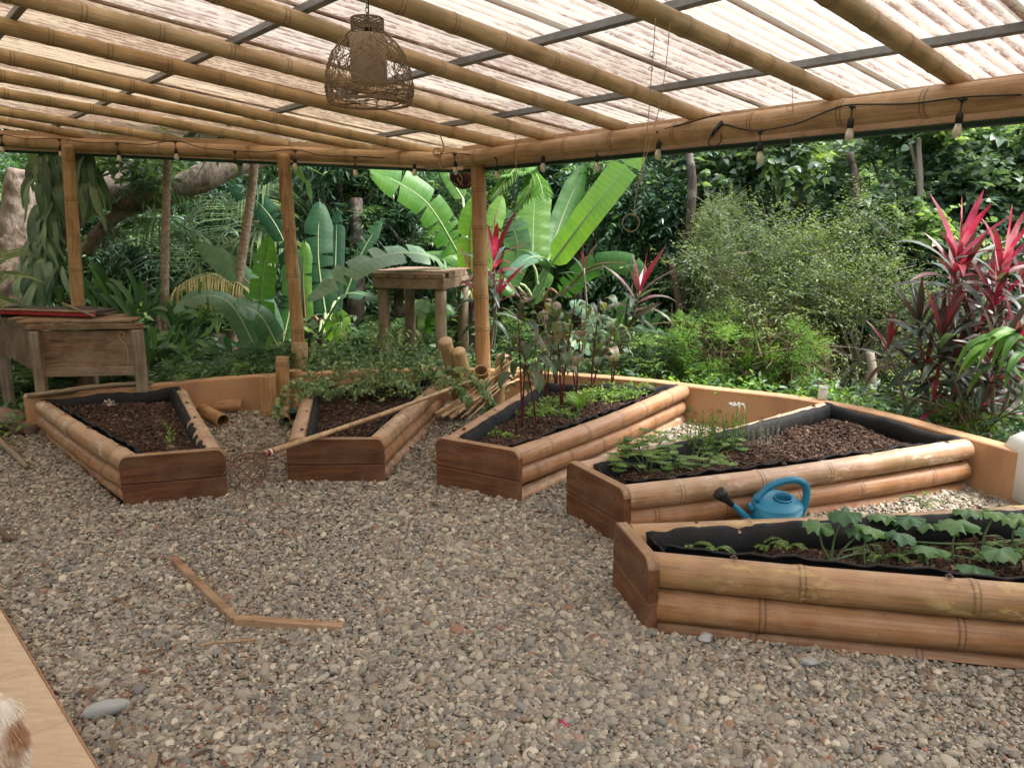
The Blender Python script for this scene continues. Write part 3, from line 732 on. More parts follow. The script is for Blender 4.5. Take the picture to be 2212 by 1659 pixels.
# ------------------------------------------------------------------ gravel: a real heap of pebbles
M['litter'] = stonemat('leaf litter', [(0, (.12, .06, .035)), (.5, (.22, .12, .07)), (.8, (.30, .2, .12)), (1, (.16, .06, .035))], 1.5, .9)
def gravel():
    n = 610000; y = rng.uniform(1.55, 7.0, n); x = rng.uniform(-1, 1, n)*(.72*y+.6)
    keep = in_poly(x, y, [(a_-.0, b_) for a_, b_ in yard]) & (rng.random(n) < np.clip(1.15-(y-2.0)*.17, .33, 1))
    for q in BED_POLYS: keep &= ~in_poly(x, y, q)
    rel = (x-e0.x)*en.x+(y-e0.y)*en.y; keep &= rel < -.005
    x, y = x[keep], y[keep]; n = len(x)
    s = np.exp(rng.normal(0, .42, n))*.0138*(1+.14*fbm(x*1.1+3, y*.9))*np.clip(.83+y*.06, .95, 1.25); s = np.clip(s, .007, .048)
    z = -.02+rng.uniform(-.006, .024, n)+.006*fbm(x*1.7, y*1.9)
    fl_ = rng.uniform(.48, .82, n)
    scl = np.stack([s*rng.uniform(1.0, 1.6, n), s*rng.uniform(.8, 1.1, n), s*fl_], 1)
    rot = np.stack([rng.normal(0, .38, n), rng.normal(0, .38, n), rng.uniform(0, 6.3, n)], 1)
    scatter('gravel', np.stack([x, y, z], 1), scl, rot, M['pebble'], 'pebble', None, 14, 'grey and tan river pebbles covering the yard')
    n = 26000; y = rng.uniform(1.7, 6.9, n); x = rng.uniform(-1, 1, n)*(.72*y+.4); w = np.clip(.10-.16*x, .06, .8)*np.clip(.5+.5*fbm(x*1.4, y*1.3), 0, 1)
    keep = in_poly(x, y, yard) & (rng.random(n) < w) & (((x-e0.x)*en.x+(y-e0.y)*en.y) < -.005)
    for q in BED_POLYS: keep &= ~in_poly(x, y, q)
    x, y = x[keep], y[keep]; n = len(x); s = np.clip(np.exp(rng.normal(0, .5, n))*.007, .003, .013)
    scatter('leaf_litter', np.stack([x, y, rng.uniform(.012, .024, n)], 1), np.stack([s*2.6, s*.9, s*.3], 1), np.stack([rng.normal(0, .3, n), rng.normal(0, .3, n), rng.uniform(0, 6.3, n)], 1), M['litter'], 'chip', None, 9, 'small reddish brown leaf litter and twig bits strewn over the gravel')
gravel()
# ------------------------------------------------------------------ pergola
per = empty('pergola', (-.3, 6.9, 0), 'bamboo pergola with round rafters, steel purlins and corrugated see-through roof', 'pergola')
VB = [(0, 304), (640, 330), (930, 349)]
VR = [(915, 351), (1279, 312), (1659, 264), (2208, 202)]
def vb(u): return float(np.interp(u, [a for a, b in VB+VR[1:]], [b for a, b in VB+VR[1:]]))
bl0, bl1 = roof(0, 304), roof(938, 347); br0, br1 = roof(925, 351), roof(2208, 202)
bl0e = bl0+(bl0-bl1)*.28; br1e = br1+(br1-br0)*.35
culm('eave_beam', bl0e, bl1+(bl1-bl0)*.02, .066, .064, M['beam_bamboo'], per, gap=.52, bend=.003, bleach=.4)
culm('eave_beam', br0, br1e, .063, .078, M['beam_bamboo'], per, gap=.50, bend=.002, bleach=.4)
RAF = [((1800, -15), (2085, 186)), ((1345, -10), (1810, 213)), ((850, 0), (1540, 262)), ((635, 27), (1330, 276)), ((240, 45), (1204, 300)), ((0, 57), (1066, 306)),
       ((0, 118), (930, 328)), ((0, 165), (760, 315)), ((0, 202), (540, 300)), ((0, 240), (300, 290)), ((0, 262), (120, 284))]
def line_x(p, d, q, e):
    """where plan line p+td meets plan line q+se"""
    den = d.x*e.y-d.y*e.x; t = ((q.x-p.x)*e.y-(q.y-p.y)*e.x)/den; return p+d*t
bldir = (bl1-bl0).normalized(); brdir = (br1-br0).normalized()
outL = Vector((-bldir.y, bldir.x, 0)); outL = outL if outL.y > 0 else -outL
outR = Vector((-brdir.y, brdir.x, 0)); outR = outR if outR.x > 0 else -outR
for i, (a, b) in enumerate(RAF+[((2250, -160), (2420, 60))]):
    pa, pb = roof(*a, .115), roof(*b, .115); d = (pb-pa).normalized()
    d = (d*.6+ER*.4).normalized()
    mid = pb.lerp(pa, .3)
    eL = line_x(mid, d, bl0+outL*.24, bldir); eR = line_x(mid, d, br0+outR*.24, brdir)
    e = eL if (eL-mid).dot(d) < (eR-mid).dot(d) else eR
    back = max(2.0, (pa-mid).length+1.6) if i < 6 else (pa-mid).length+1.5
    st = mid-d*back
    while (st-Vector((0, 0, CAM_H))).length < 1.0: st += d*.2
    r_ = (.045, .045, .046, .044, .044, .045, .044, .044, .043, .042, .041, .045)[i]
    culm('rafter', st, e, r_*1.04, r_*.95, M['roof_bamboo'], per, gap=.34, bend=.004, bleach=0.2)
# steel purlins between rafters and sheets
for a, b, ext0, ext1 in (((2212, 60), (850, 290), .9, .35), ((1510, 0), (600, 240), 1.2, .3), ((690, 5), (145, 260), 1.4, .3), ((50, 10), (0, 40), 2.0, 3.0)):
    pa, pb = roof(*a, .197), roof(*b, .197); d = EP if (pb-pa).dot(EP) > 0 else -EP; L = (pb-pa).length
    p0 = pa-d*ext0*1.6; p1 = pa+d*(L+ext1+.8)
    e = line_x(pa, d, bl0+outL*.2, bldir)
    if (p1-pa).dot(d) > (e-pa).dot(d) and (e-pa).dot(d) > 0: p1 = e
    mb = MB(); L = (p1-p0).length; rot = Matrix((d, RN.cross(d), RN)).transposed()
    box(mb, (p0+p1)/2, (L, .040, .042), rot, .004); mb.build('purlin', M['steel'], per, False)
# corrugated sheets
O = line_x(bl0, bldir, br0, brdir); O = O+RN*(RN.dot(RC-O)); rot = Matrix((-EP, ER, RN)).transposed()
per_c = .072
def b_far(a):
    """how far a sheet runs towards the eaves at position a along the purlins"""
    p = O+EP*a; eL = line_x(p, ER, bl0+outL*.62, bldir); eR = line_x(p, ER, br0+outR*.95, brdir)
    return min((eL-p).dot(ER), (eR-p).dot(ER))
a0, k = -8.2, 0
while a0 < 6.2:
    w = per_c*12; a1 = a0+w+per_c*.9; m = int(round((a1-a0)/per_c*8)); mb = MB(); V = []; A = []
    nb = 16
    for i in range(m+1):
        a = a0+(a1-a0)*i/m; ph = math.cos(2*math.pi*a/per_c); z = .225+.010*ph+(.004 if k % 2 else 0)+(.003 if i > m-9 else 0)
        bf = b_far(a)
        for j in range(nb+1):
            b = -6.9+(bf+6.9)*j/nb; V.append((-a, b, z)); A.append(.5-.5*ph)
    F = [(i*(nb+1)+j, i*(nb+1)+j+1, (i+1)*(nb+1)+j+1, (i+1)*(nb+1)+j) for i in range(m) for j in range(nb)]
    mb.add(V, F, 0, .5, A)
    mt = M['sheet_clean'] if a0 < -5.2 else (M['sheet'] if a0 < -1.4 else M['sheet_old'])
    so = mb.build('roof_sheet', mt, per, True, O); so.rotation_euler = rot.to_euler(); a0 += w; k += 1
# fascia boards outside the eaves with a dark green drip edge under them
def fascia(pts_board, base0, base1, out, ext):
    """pts_board: two pixels of the board's lower edge, base: beam ends"""
    q = []
    for (u, v), b in zip(pts_board, (base0, base1)):
        p = b+out*.27; q.append(at(u, v, p.y))
    d = (q[1]-q[0]).normalized(); L = (q[1]-q[0]).length; p0 = q[0]-d*ext[0]; p1 = q[1]+d*ext[1]; c = (p0+p1)/2; L = (p1-p0).length
    rt = rotx(d); up = rt @ Vector((0, 0, 1))
    mb = MB(); box(mb, c+up*.10, (L, .025, .20), rt, .003); mb.build('fascia_board', M['fascia'], per, False)
    mb = MB(); box(mb, c-up*.014+out*.02, (L, .075, .026), rt, .003); mb.build('drip_edge', M['green_trim'], per, False)
q0 = roof(165, vb(165)); q1 = roof(900, vb(900))
fascia([(165, 331), (905, 364)], q0, q1, outL, (2.6, .45))
q0 = roof(1040, vb(1040)); q1 = roof(2208, 202)
fascia([(1040, 363), (2208, 253)], q0, q1, outR, (.25, 1.6))
# posts
def post(ut, vt, ub, vbm, r, gap, zb=-.12, Yb=None):
    top = roof(ut, vt); b = at(ub, vbm, Yb or top.y); d = (b-top); b = top+d*((top.z-zb)/(top.z-b.z)); 
    return culm('post', b, top-Vector((0, 0, .05)), r, r*.93, M['post_bamboo'], per, gap=gap, bend=.003, bleach=.2)
p1 = post(145, 308, 182, 835, .066, .42); p2 = post(612, 328, 648, 795, .063, .5); p3 = post(1033, 342, 1044, 800, .068, .30)
# grey green peeled sheath strips on the middle post
pt = roof(612, 328); pb_ = at(648, 795, pt.y)
for i in range(26):
    u = random.uniform(.02, .55); c = pt.lerp(pb_, u); a = random.uniform(-2.6, -.5); dirn = Vector((math.cos(a), math.sin(a), 0))
    L = random.uniform(.05, .16); mb = MB(); p0 = c+dirn*.062; pts = [p0, p0+Vector((0, 0, -L*.5))+dirn*random.uniform(.008, .02), p0+Vector((0, 0, -L))+dirn*random.uniform(.0, .03)]
    V = []; s = Vector((-dirn.y, dirn.x, 0)); w = random.uniform(.006, .016)
    for j, p in enumerate(pts): V += [tuple(p-s*w*(1-.3*j)), tuple(p+dirn*.003), tuple(p+s*w*(1-.3*j))]
    mb.add(V, [(0, 1, 4, 3), (1, 2, 5, 4), (3, 4, 7, 6), (4, 5, 8, 7)]); mb.build('sheath_strip', M['cane'], per, True)
# ------------------------------------------------------------------ string lights
BU = [(2290, 205, 290), (2079, 214, 290), (1841, 230, 297), (1642, 285, 345), (1424, 285, 342), (1289, 316, 369), (1173, 320, 368), (1072, 340, 385), (982, 333, 378), (896, 338, 376), (767, 340, 381),
      (637, 326, 367), (507, 328, 364), (378, 307, 345), (253, 311, 350), (128, 302, 338), (2, 293, 330)]
def cab(u, v): 
    p = roof(u, vb(min(u, 2208))) if u > -50 else roof(u, 304)
    return at(u, v, p.y-.085)
sl = empty('string_light', cab(1424, 285), 'black string of small bulbs hanging along the eave beams', 'string lights')
mb = MB()
cp = [(2400, 180), (2290, 200), (2160, 207), (2079, 211), (1960, 225), (1841, 227), (1790, 240), (1720, 268), (1642, 283), (1600, 279), (1570, 270), (1556, 272)]
tube(mb, smooth_path([cab(*q) for q in cp], 70), .0045, 6)
cp = [(1556, 248), (1530, 254), (1500, 262), (1424, 283), (1370, 303), (1289, 314), (1240, 320), (1173, 318), (1120, 326), (1072, 338), (1030, 337), (982, 331), (940, 335), (896, 336), (830, 341), (767, 338), (700, 337), (637, 324), (570, 329), (507, 326), (440, 320), (378, 305), (315, 313), (253, 309), (190, 309), (128, 300), (60, 300), (2, 291), (-60, 290)]
tube(mb, smooth_path([cab(*q) for q in cp], 180), .0045, 6)
mb.build('cable', M['black_plastic'], sl)
# connector and loop
mb = MB(); c0 = cab(1545, 285)+Vector((0, -.03, 0)); tube(mb, [c0+Vector((.03, 0, .055)), c0+Vector((-.012, 0, .0)), c0+Vector((-.03, 0, -.035))], [.011, .014, .008], 8)
tube(mb, smooth_path([c0+Vector((-.03, 0, -.03)), c0+Vector((-.045, 0, -.07)), c0+Vector((-.01, 0, -.095)), c0+Vector((.028, 0, -.06)), c0+Vector((.03, 0, -.02))], 16), .004, 6)
mb.build('plug', M['black_plastic'], sl)
bm_ = nt('frosted bulb glass'); m, t, o = bm_
pr = N(t, 'BsdfPrincipled', Roughness=.25); pr.inputs['Base Color'].default_value = (.80, .74, .62, 1); pr.inputs['Transmission Weight'].default_value = .45
t.links.new(pr.outputs[0], o.inputs['Surface']); M['bulb'] = m
for i, (u, v, w) in enumerate(BU):
    c = cab(u, v); s = 1.0
    mb = MB(); lathe(mb, [(.001, .006), (.007, .004), (.008, -.004), (.005, -.018), (.0035, -.022), (.0035, -.055), (.010, -.062), (.0155, -.070), (.017, -.078), (.017, -.108), (.014, -.112), (.002, -.112)], 12)
    tube(mb, [(-.022, 0, -.001), (0, 0, -.008), (.022, 0, -.001)], [.005, .009, .005], 6)
    so = mb.build('socket', M['black_plastic'], sl, True, c)
    mb = MB(); lathe(mb, [(.0125, -.110), (.0145, -.120), (.020, -.135), (.0225, -.150), (.020, -.165), (.012, -.175), (.001, -.179)], 14)
    b = mb.build('bulb', M['bulb'], None, True, (0, 0, 0)); b.parent = so
    so.rotation_euler = (random.uniform(-.06, .06), random.uniform(-.06, .06), random.uniform(0, .6))

# ------------------------------------------------------------------ wicker pendant lamp
LY = 2.9; lt = at(793, 42, LY); px = (at(887, 140, LY)-at(705, 140, LY)).length/182
lamp = empty('pendant_lamp', lt, 'dome shaped wicker pendant lamp hanging on a chain under the roof', 'lamp')
prof = [(34, 0), (34.5, -6), (34, -22), (46, -32), (62, -46), (76, -66), (87, -90), (93, -116), (94, -138), (90, -156), (87, -163)]
pr_ = np.array(prof)*px*np.array([1, 1.05])
def prad(z): return float(np.interp(-z, -pr_[:, 1], pr_[:, 0]))
zb = pr_[-1, 1]
mb = MB()
for i in range(24):
    a = 2*math.pi*i/24; tube(mb, [(math.cos(a)*prad(z), math.sin(a)*prad(z), z) for z in np.linspace(0, zb, 16)], .0013, 4)
for z, r in [(0, .003), (pr_[2, 1], .0025), (zb, .0036), (zb+.004, .0028)]:
    tube(mb, [(math.cos(a)*prad(z), math.sin(a)*prad(z), z) for a in np.linspace(0, 2*math.pi, 40)], r, 5, cap=False)
for k in range(9):
    z = -k*.0045; tube(mb, [(math.cos(a)*(prad(z)+.002*math.sin(a*12+k*3.14)), math.sin(a)*(prad(z)+.002*math.sin(a*12+k*3.14)), z) for a in np.linspace(0, 2*math.pi, 60)], .002, 4, cap=False)
mb.build('shade_frame', M['wicker'], lamp, True, lt)
mb = MB()
for i in range(150):
    a = random.uniform(0, 6.28); z0 = random.uniform(pr_[2, 1], zb*.96); sl_ = random.choice([-1, 1])*random.uniform(.3, 1.6); le = random.uniform(.3, .9)
    if i % 3 == 0: z0 = random.uniform(pr_[2, 1], zb*.55)
    pts = []
    for t_ in np.linspace(0, 1, 9):
        z = z0-le*.16*t_; z = max(z, zb) if True else z; aa = a+sl_*le*t_+.1*math.sin(t_*9+i); rr = prad(z)+random.uniform(-.002, .004); pts.append((math.cos(aa)*rr, math.sin(aa)*rr, z))
    tube(mb, pts, random.uniform(.0009, .0019), 4, 0, random.random())
for i in range(16):
    z = zb*random.uniform(.75, .99); a = random.uniform(0, 6.28)
    tube(mb, [(math.cos(a+b)*(prad(z)+.003), math.sin(a+b)*(prad(z)+.003), z+.006*math.sin(b*5+i)) for b in np.linspace(0, 3.5, 22)], .0016, 4)
o = mb.build('woven_strands', M['wicker'], lamp, True, lt); tag(o, kind='stuff')
m, t, o_ = nt('lamp cloth'); v = coords(t, (60, 60, 60)); c = mix(t, noise(t, v, 3), (.66, .52, .42), (.78, .64, .52)); pr = princ(t, o_, c, .8)
tr = t.nodes.new('ShaderNodeBsdfTranslucent'); t.links.new(c, tr.inputs[0]); mx = t.nodes.new('ShaderNodeMixShader'); mx.inputs[0].default_value = .5
t.links.new(pr.outputs[0], mx.inputs[1]); t.links.new(tr.outputs[0], mx.inputs[2]); t.links.new(mx.outputs[0], o_.inputs['Surface']); M['cloth'] = m
mb = MB(); ri = 39*px; lathe(mb, [(ri, -.055), (ri, -.215), (ri-.002, -.215), (ri-.002, -.055)], 32)
mb.build('inner_shade', M['cloth'], lamp, True, lt)
mb = MB(); lathe(mb, [(.012, -.0), (.016, -.03), (.016, -.08), (.003, -.085)], 12); mb.build('lamp_holder', M['black_plastic'], lamp, True, lt)
for i in range(9):
    mb = MB(); c = lt+Vector((0, 0, .012+i*.017)); pts = []
    for a in np.linspace(0, 2*math.pi, 12):
        x, z = .005*math.cos(a), .012*math.sin(a); pts.append((x, 0, z) if i % 2 else (0, x, z))
    tube(mb, pts, .0014, 5, cap=False); mb.build('chain_link', M['steel'], lamp, True, c)
mb = MB(); tube(mb, [lt+Vector((.004, 0, -.03)), lt+Vector((.007, .002, .08)), lt+Vector((.003, 0, .17))], .0025, 6); mb.build('cord', M['black_plastic'], lamp)

# ------------------------------------------------------------------ hanging twine
def twine(pts, r, label, loop=None, cat='twine', name='hanging_twine', mat='twine'):
    mb = MB(); tube(mb, smooth_path(pts, 40), r, 5, wob=.15)
    if loop:
        for c, rad in loop: tube(mb, [Vector(c)+Vector((math.cos(a)*rad, 0, math.sin(a)*rad)) for a in np.linspace(0, 6.4, 30)], r*1.0, 5)
    o = mb.build(name, M[mat], None, True, (0, 0, 0)); return tag(o, label, cat)
ty = 3.35
o = twine([at(1416, 40, ty), at(1412, 100, ty), at(1409, 135, ty), at(1401, 250, ty), at(1392, 330, ty), at(1378, 400, ty), at(1368, 468, ty)], .0019, 'knotted twine hanging from the rafter with a small wire ring at its end',
          [(at(1363, 482, ty), .036), (at(1409, 118, ty), .010), (at(1406, 150, ty), .008)])
o = twine([at(1447, 50, 3.4), at(1440, 130, 3.4), at(1425, 230, 3.4), at(1398, 330, 3.4), at(1382, 400, 3.4)], .0018, 'thin straight twine slanting down just right of the knotted one')
o = twine([at(1711, 190, 3.75), at(1713, 240, 3.75), at(1709, 300, 3.75), at(1708, 340, 3.75)], .0015, 'short loose threads dangling over the right eave beam', [(at(1706, 235, 3.75), .014)])
o = twine([at(950, 290, 6.3), at(958, 320, 6.3), at(948, 350, 6.3), at(952, 362, 6.3)], .005, 'frayed twine knot hanging at the corner of the eave beams', [(at(944, 330, 6.3), .03)])
o = twine([at(1112, 280, 5.6), at(1115, 330, 5.6), at(1114, 380, 5.6)], .0025, 'short thin string tied to a rafter near the corner post')

# ------------------------------------------------------------------ old wooden box table beyond the wall
TT = .86
tb = [P(61, 694, TT), P(305, 691, TT), P(189, 661, TT), P(-15, 684, TT)]
tb[3] = tb[0]+(tb[2]-tb[1])
table = empty('box_table', (tb[0].x, tb[0].y, 0), 'old wooden box table with a deep front panel beyond the wall', 'table')
fx = (tb[1]-tb[0]); W = fx.length; fx.normalize(); sy = (tb[2]-tb[1]); D_ = sy.length; sy.normalize(); rt = rotx(fx)
def bbox(name, c, size, rot, mat, par, bev=.004): mb = MB(); box(mb, (0, 0, 0), size, rot, bev); return mb.build(name, mat, par, False, c)
npl = 5
for i in range(npl):
    w = D_/npl; c = tb[0]+fx*W/2+sy*(w*(i+.5)); c.z = TT-.012; ang = rotx(fx)
    # planks follow the front edge, set side by side towards the back
    bbox('plank', c, (W+.01, w*abs(fx.cross(sy).z)-.006, .022), rt, [M['table_wood'], M['dark_board']][i > 1], table)
bbox('apron', tb[0]+fx*W/2+Vector((0, -.004, -.05)), (W+.03, .03, .045), rt, M['table_wood'], table)
rs = rotx(sy)
bbox('apron', tb[0]+sy*D_/2+Vector((-.0, 0, -.05)), (D_, .03, .045), rs, M['table_wood'], table)
bbox('apron', tb[1]+sy*D_/2+Vector((0, 0, -.05)), (D_, .03, .045), rs, M['table_wood'], table)
bbox('front_panel', tb[0]+fx*W/2+Vector((0, .03, -.235)), (W-.12, .025, .30), rt, M['table_wood'], table)
bbox('rail', tb[0]+fx*W/2+Vector((0, .012, -.418)), (W-.1, .03, .075), rt, M['old_wood'], table)
bbox('side_panel', tb[0]+sy*D_/2+fx*.03+Vector((0, 0, -.25)), (D_-.1, .025, .34), rs, M['table_wood'], table)
bbox('side_panel', tb[1]+sy*D_/2-fx*.03+Vector((0, 0, -.25)), (D_-.1, .025, .34), rs, M['table_wood'], table)
for q in (tb[0]+fx*.04, tb[1]-fx*.04, tb[2]-fx*.04-sy*.05, tb[3]+fx*.04-sy*.05, ):
    c = Vector((q.x, q.y, (TT-.08-.12)/2)); bbox('leg', c, (.078, .078, TT-.08+.12), rt, M['old_wood_v'], table, .006)
mb = MB(); c = at(255, 737, tb[0].y-.03); tube(mb, smooth_path([c+Vector(q) for q in ((-.12, 0, -.07), (-.02, -.01, -.0), (.04, -.01, .03), (.06, -.01, .06), (.035, -.01, .075), (.02, -.01, .03), (.07, -.01, -.06), (.06, -.01, -.25))], 40), .003, 5)
tag(mb.build('twine', M['twine'], None), 'loop of twine hanging on the front panel of the box table', 'twine')
# boards lying on the table
lb0, lb1 = P(-12, 672, TT+.03), P(212, 679, TT+.03); d = (lb1-lb0)
mb = MB(); box(mb, (0, 0, 0), (d.length, .26, .022), rotx(d), .003); tag(mb.build('loose_board', M['dark_board'], None, False, (lb0+lb1)/2+Vector((0, .12, .012))), 'blackened loose board lying on the box table', 'board')
mb = MB(); box(mb, (0, 0, 0), (d.length*1.0, .05, .03), rotx(d), .005); tag(mb.build('red_lath', M['red_paint'], None, False, (lb0+lb1)/2+Vector((0, -.06, .0))), 'red painted lath on the front edge of the loose board', 'lath')
mb = MB(); box(mb, (0, 0, 0), (d.length*1.02, .06, .012), rotx(d), .003); tag(mb.build('bare_lath', M['table_wood'], None, False, (lb0+lb1)/2+Vector((-.02, -.055, .025))), 'bare wooden lath lying on top of the red lath', 'lath')
mb = MB(); tube(mb, smooth_path([P(135, 655, TT+.07), P(165, 668, TT+.07), P(205, 684, TT+.05)], 12), [.011]*6+[.008]*7, 7, wob=.2); tag(mb.build('stick', M['rope_old'], None), 'thin grey stick lying across the boards on the table', 'stick')

# ------------------------------------------------------------------ tall wooden stand
SY, ST_ = 7.9, 1.143
sc = [P(806, 587, ST_), P(960, 590, ST_), P(987, 578, ST_), P(847, 580, ST_)]
for q in sc: pass
sfx = sc[1]-sc[0]; SW = sfx.length; sfx.normalize(); ssy = Vector((-sfx.y, sfx.x, 0)); sd_ = .80
ssy = (ssy+sfx*-.02).normalized(); sc[2] = sc[1]+ssy*sd_; sc[3] = sc[0]+ssy*sd_
stand = empty('plant_stand', (sc[0].x, sc[0].y, -.1), 'tall square wooden stand on four round logs among the plants', 'stand')
rt = rotx(sfx); rs = rotx(ssy)
zc_ = lambda z: Vector((0, 0, z-ST_))
bbox('band', sc[0]+sfx*SW/2+zc_(ST_-.115), (SW, .045, .10), rt, M['old_wood'], stand)
bbox('band', sc[3]+sfx*SW/2+zc_(ST_-.115), (SW, .045, .10), rt, M['old_wood'], stand)
bbox('band', sc[1]+ssy*sd_/2-sfx*.023+zc_(ST_-.115), (sd_-.05, .045, .10), rs, M['old_wood'], stand)
bbox('band', sc[0]+ssy*sd_/2+sfx*.023+zc_(ST_-.115), (sd_-.05, .045, .10), rs, M['old_wood'], stand)
for i in range(5):
    w = SW/5; bbox('block', sc[0]+sfx*(w*(i+.5))+ssy*.004+zc_(ST_-.0325), (w-.008, .06, .055), rt, M['table_wood'] if i % 2 else M['old_wood'], stand)
    if i: bbox('block', sc[1]+ssy*(sd_/5*(i+.3))-sfx*.025+zc_(ST_-.0325), (sd_/5-.008, .05, .055), rs, M['table_wood'] if i % 2 else M['old_wood'], stand)
for i in range(6): bbox('slat', sc[0]+ssy*(.035+(sd_-.02)/6*(i+.5))+sfx*SW/2+zc_(ST_+.004), (SW-.005, (sd_-.02)/6-.008, .018), rt, M['table_wood'] if i % 2 else M['old_wood'], stand)
for q in (sc[0]+sfx*.075+ssy*.07, sc[1]-sfx*.075+ssy*.07, sc[2]-sfx*.075-ssy*.07, sc[3]+sfx*.075-ssy*.07):
    mb = MB(); n = 14; pts = [Vector((q.x+.0015*math.sin(i*.8+q.x*5), q.y, -.15+(ST_-.165+.15)*i/n)) for i in range(n+1)]; tube(mb, pts, [.060+.0015*math.sin(i*2.1) for i in range(n+1)], 16)
    o = mb.build('leg', M['old_wood_v'], stand)

# ------------------------------------------------------------------ bamboo offcuts by the wall
def tube_cut(name, p0, p1, r, label, gap=.4, mat='post_bamboo', first=None, hollow=True):
    return tag(culm(name, p0, p1, r, r*.97, M[mat], None, gap=gap, hollow=hollow, bend=.0, bleach=.2, first=first), label, 'bamboo offcut', 'bamboo offcuts lying and leaning by the wall')
def upright(u, v, h, r, label, lean=(0, 0), **k):
    b = P(u, v, -.02); b.z = -.02; return tube_cut('bamboo_offcut', b, b+Vector((lean[0], lean[1], h)), r, label, **k)
upright(583, 903, .37, .067, 'upright bamboo offcut against the wall, left of the vine covered bed', first=.05)
upright(612, 893, .50, .058, 'taller upright bamboo offcut behind the short ones by the vine', (.01, .03), gap=.46, first=.44)
upright(640, 882, .35, .062, 'open mouthed upright bamboo offcut beside the vine, its rim facing up', (0, 0))
a = P(460, 888, .05); tube_cut('bamboo_offcut', P(462, 878, .055), P(522, 876, .055), .058, 'bamboo offcut lying along the foot of the wall')
tube_cut('bamboo_offcut', P(449, 893, .062), P(488, 906, .055)+Vector((.0, -.06, 0)), .060, 'hollow bamboo offcut on the gravel with its open end forwards')
tube_cut('bamboo_offcut', P(430, 880, .05), P(452, 890, .05), .048, 'stubby bamboo offcut at the side of the leftmost bed')
tube_cut('bamboo_offcut', P(605, 890, .05)+Vector((.04, .0, 0)), P(622, 905, .05)+Vector((0, -.1, 0)), .05, 'small bamboo ring lying under the trailing vine')
def leaner(u0, v0, z0, u1, v1, Y1, r, label, **k): return tube_cut('bamboo_offcut', P(u0, v0, z0), at(u1, v1, Y1), r, label, **k)
leaner(995, 872, .02, 962, 738, 6.5, .062, 'long bamboo offcut leaning left between bed and corner post', mat='cane', gap=.5, hollow=False)
leaner(1022, 876, .02, 990, 760, 6.5, .064, 'bamboo offcut leaning beside the longer one at the corner', mat='cane', gap=.5, hollow=False)
leaner(1046, 870, .02, 1038, 800, 6.55, .066, 'open bamboo offcut standing in front of the corner post', mat='post_bamboo', gap=.5)
leaner(1073, 880, .02, 1087, 772, 6.6, .062, 'round ended bamboo offcut standing right of the corner post', mat='cane', gap=.6, hollow=False)
tag(culm('post_sleeve', at(178, 900, 7.95), at(178, 800, 7.95), .095, .093, M['post_bamboo'], None, gap=.6, hollow=True, bleach=.1), 'wide bamboo sleeve around the foot of the leftmost post', 'bamboo sleeve', 'bamboo sleeves at the feet of the posts')
tag(culm('post_sleeve', at(650, 860, 7.3), at(647, 741, 7.36), .078, .076, M['cane'], None, gap=.6, hollow=True, bleach=.1), 'bamboo sleeve around the foot of the peeling middle post', 'bamboo sleeve', 'bamboo sleeves at the feet of the posts')
# heap of canes
for i in range(17):
    u0, v0 = random.uniform(935, 1010), random.uniform(885, 905); u1, v1 = random.uniform(1085, 1118), random.uniform(775, 835)
    a = P(u0, v0, .03+random.uniform(0, .05)); b = at(u1, v1, a.y+random.uniform(.35, .95))
    r = random.uniform(.006, .017)
    o = culm('cane', a, b, r, r*.8, M['cane'], None, gap=.16, bend=.02, bleach=.2, ns=8)
    tag(o, 'dry bamboo cane in the heap between the vine bed and the red stemmed bed', 'cane', 'dry canes heaped by the corner post')
# ------------------------------------------------------------------ fruit picker
ca = P(640, 957, .315); cb = P(905, 864, .335); d = (cb-ca).normalized()
s = (590-640)/(905-640); pa = ca-d*.24; pe = ca+d*((cb-ca).length*1.62)
pk = empty('fruit_picker', pa, 'long bamboo fruit picking pole with a rusty wire basket end', 'fruit picker')
culm('pole', pa, pe, .017, .014, M['cane'], pk, gap=.14, bend=.012, ns=10, bleach=.3)
mb = MB(); tube(mb, [pa+d*.015, pa+d*.05], .020, 12); mb.build('clamp', M['red_paint'], pk)
mb = MB(); tube(mb, [pa+d*.022, pa+d*.036], .0215, 12); mb.build('label_ring', M['white_plastic'], pk)
bd_ = -d; bd_ = (bd_+Vector((0, 0, -.45))).normalized(); _, s1, s2 = frame(bd_)
mb = MB(); BL = .27; prf = [(0, .014), (.03, .03), (.07, .07), (.13, .098), (.19, .10), (.25, .09), (BL, .085)]
def bp(a, z): r = float(np.interp(z, [q[0] for q in prf], [q[1] for q in prf])); return pa+bd_*z+(s1*math.cos(a)+s2*math.sin(a))*r
for i in range(16):
    a = 2*math.pi*i/16; tube(mb, [bp(a, z) for z in np.linspace(0, BL if i % 2 else BL*.8, 12)], .0026, 5)
for z in (.05, .13, BL*.8): tube(mb, [bp(a, z) for a in np.linspace(0, 2*math.pi, 28)], .0022, 5, cap=False)
for i in range(6):
    a = 2.2+i*.35; p = bp(a, BL); tube(mb, [p, p+bd_*.02-s2*.03], .002, 5)
mb.build('wire_basket', M['rust'], pk)
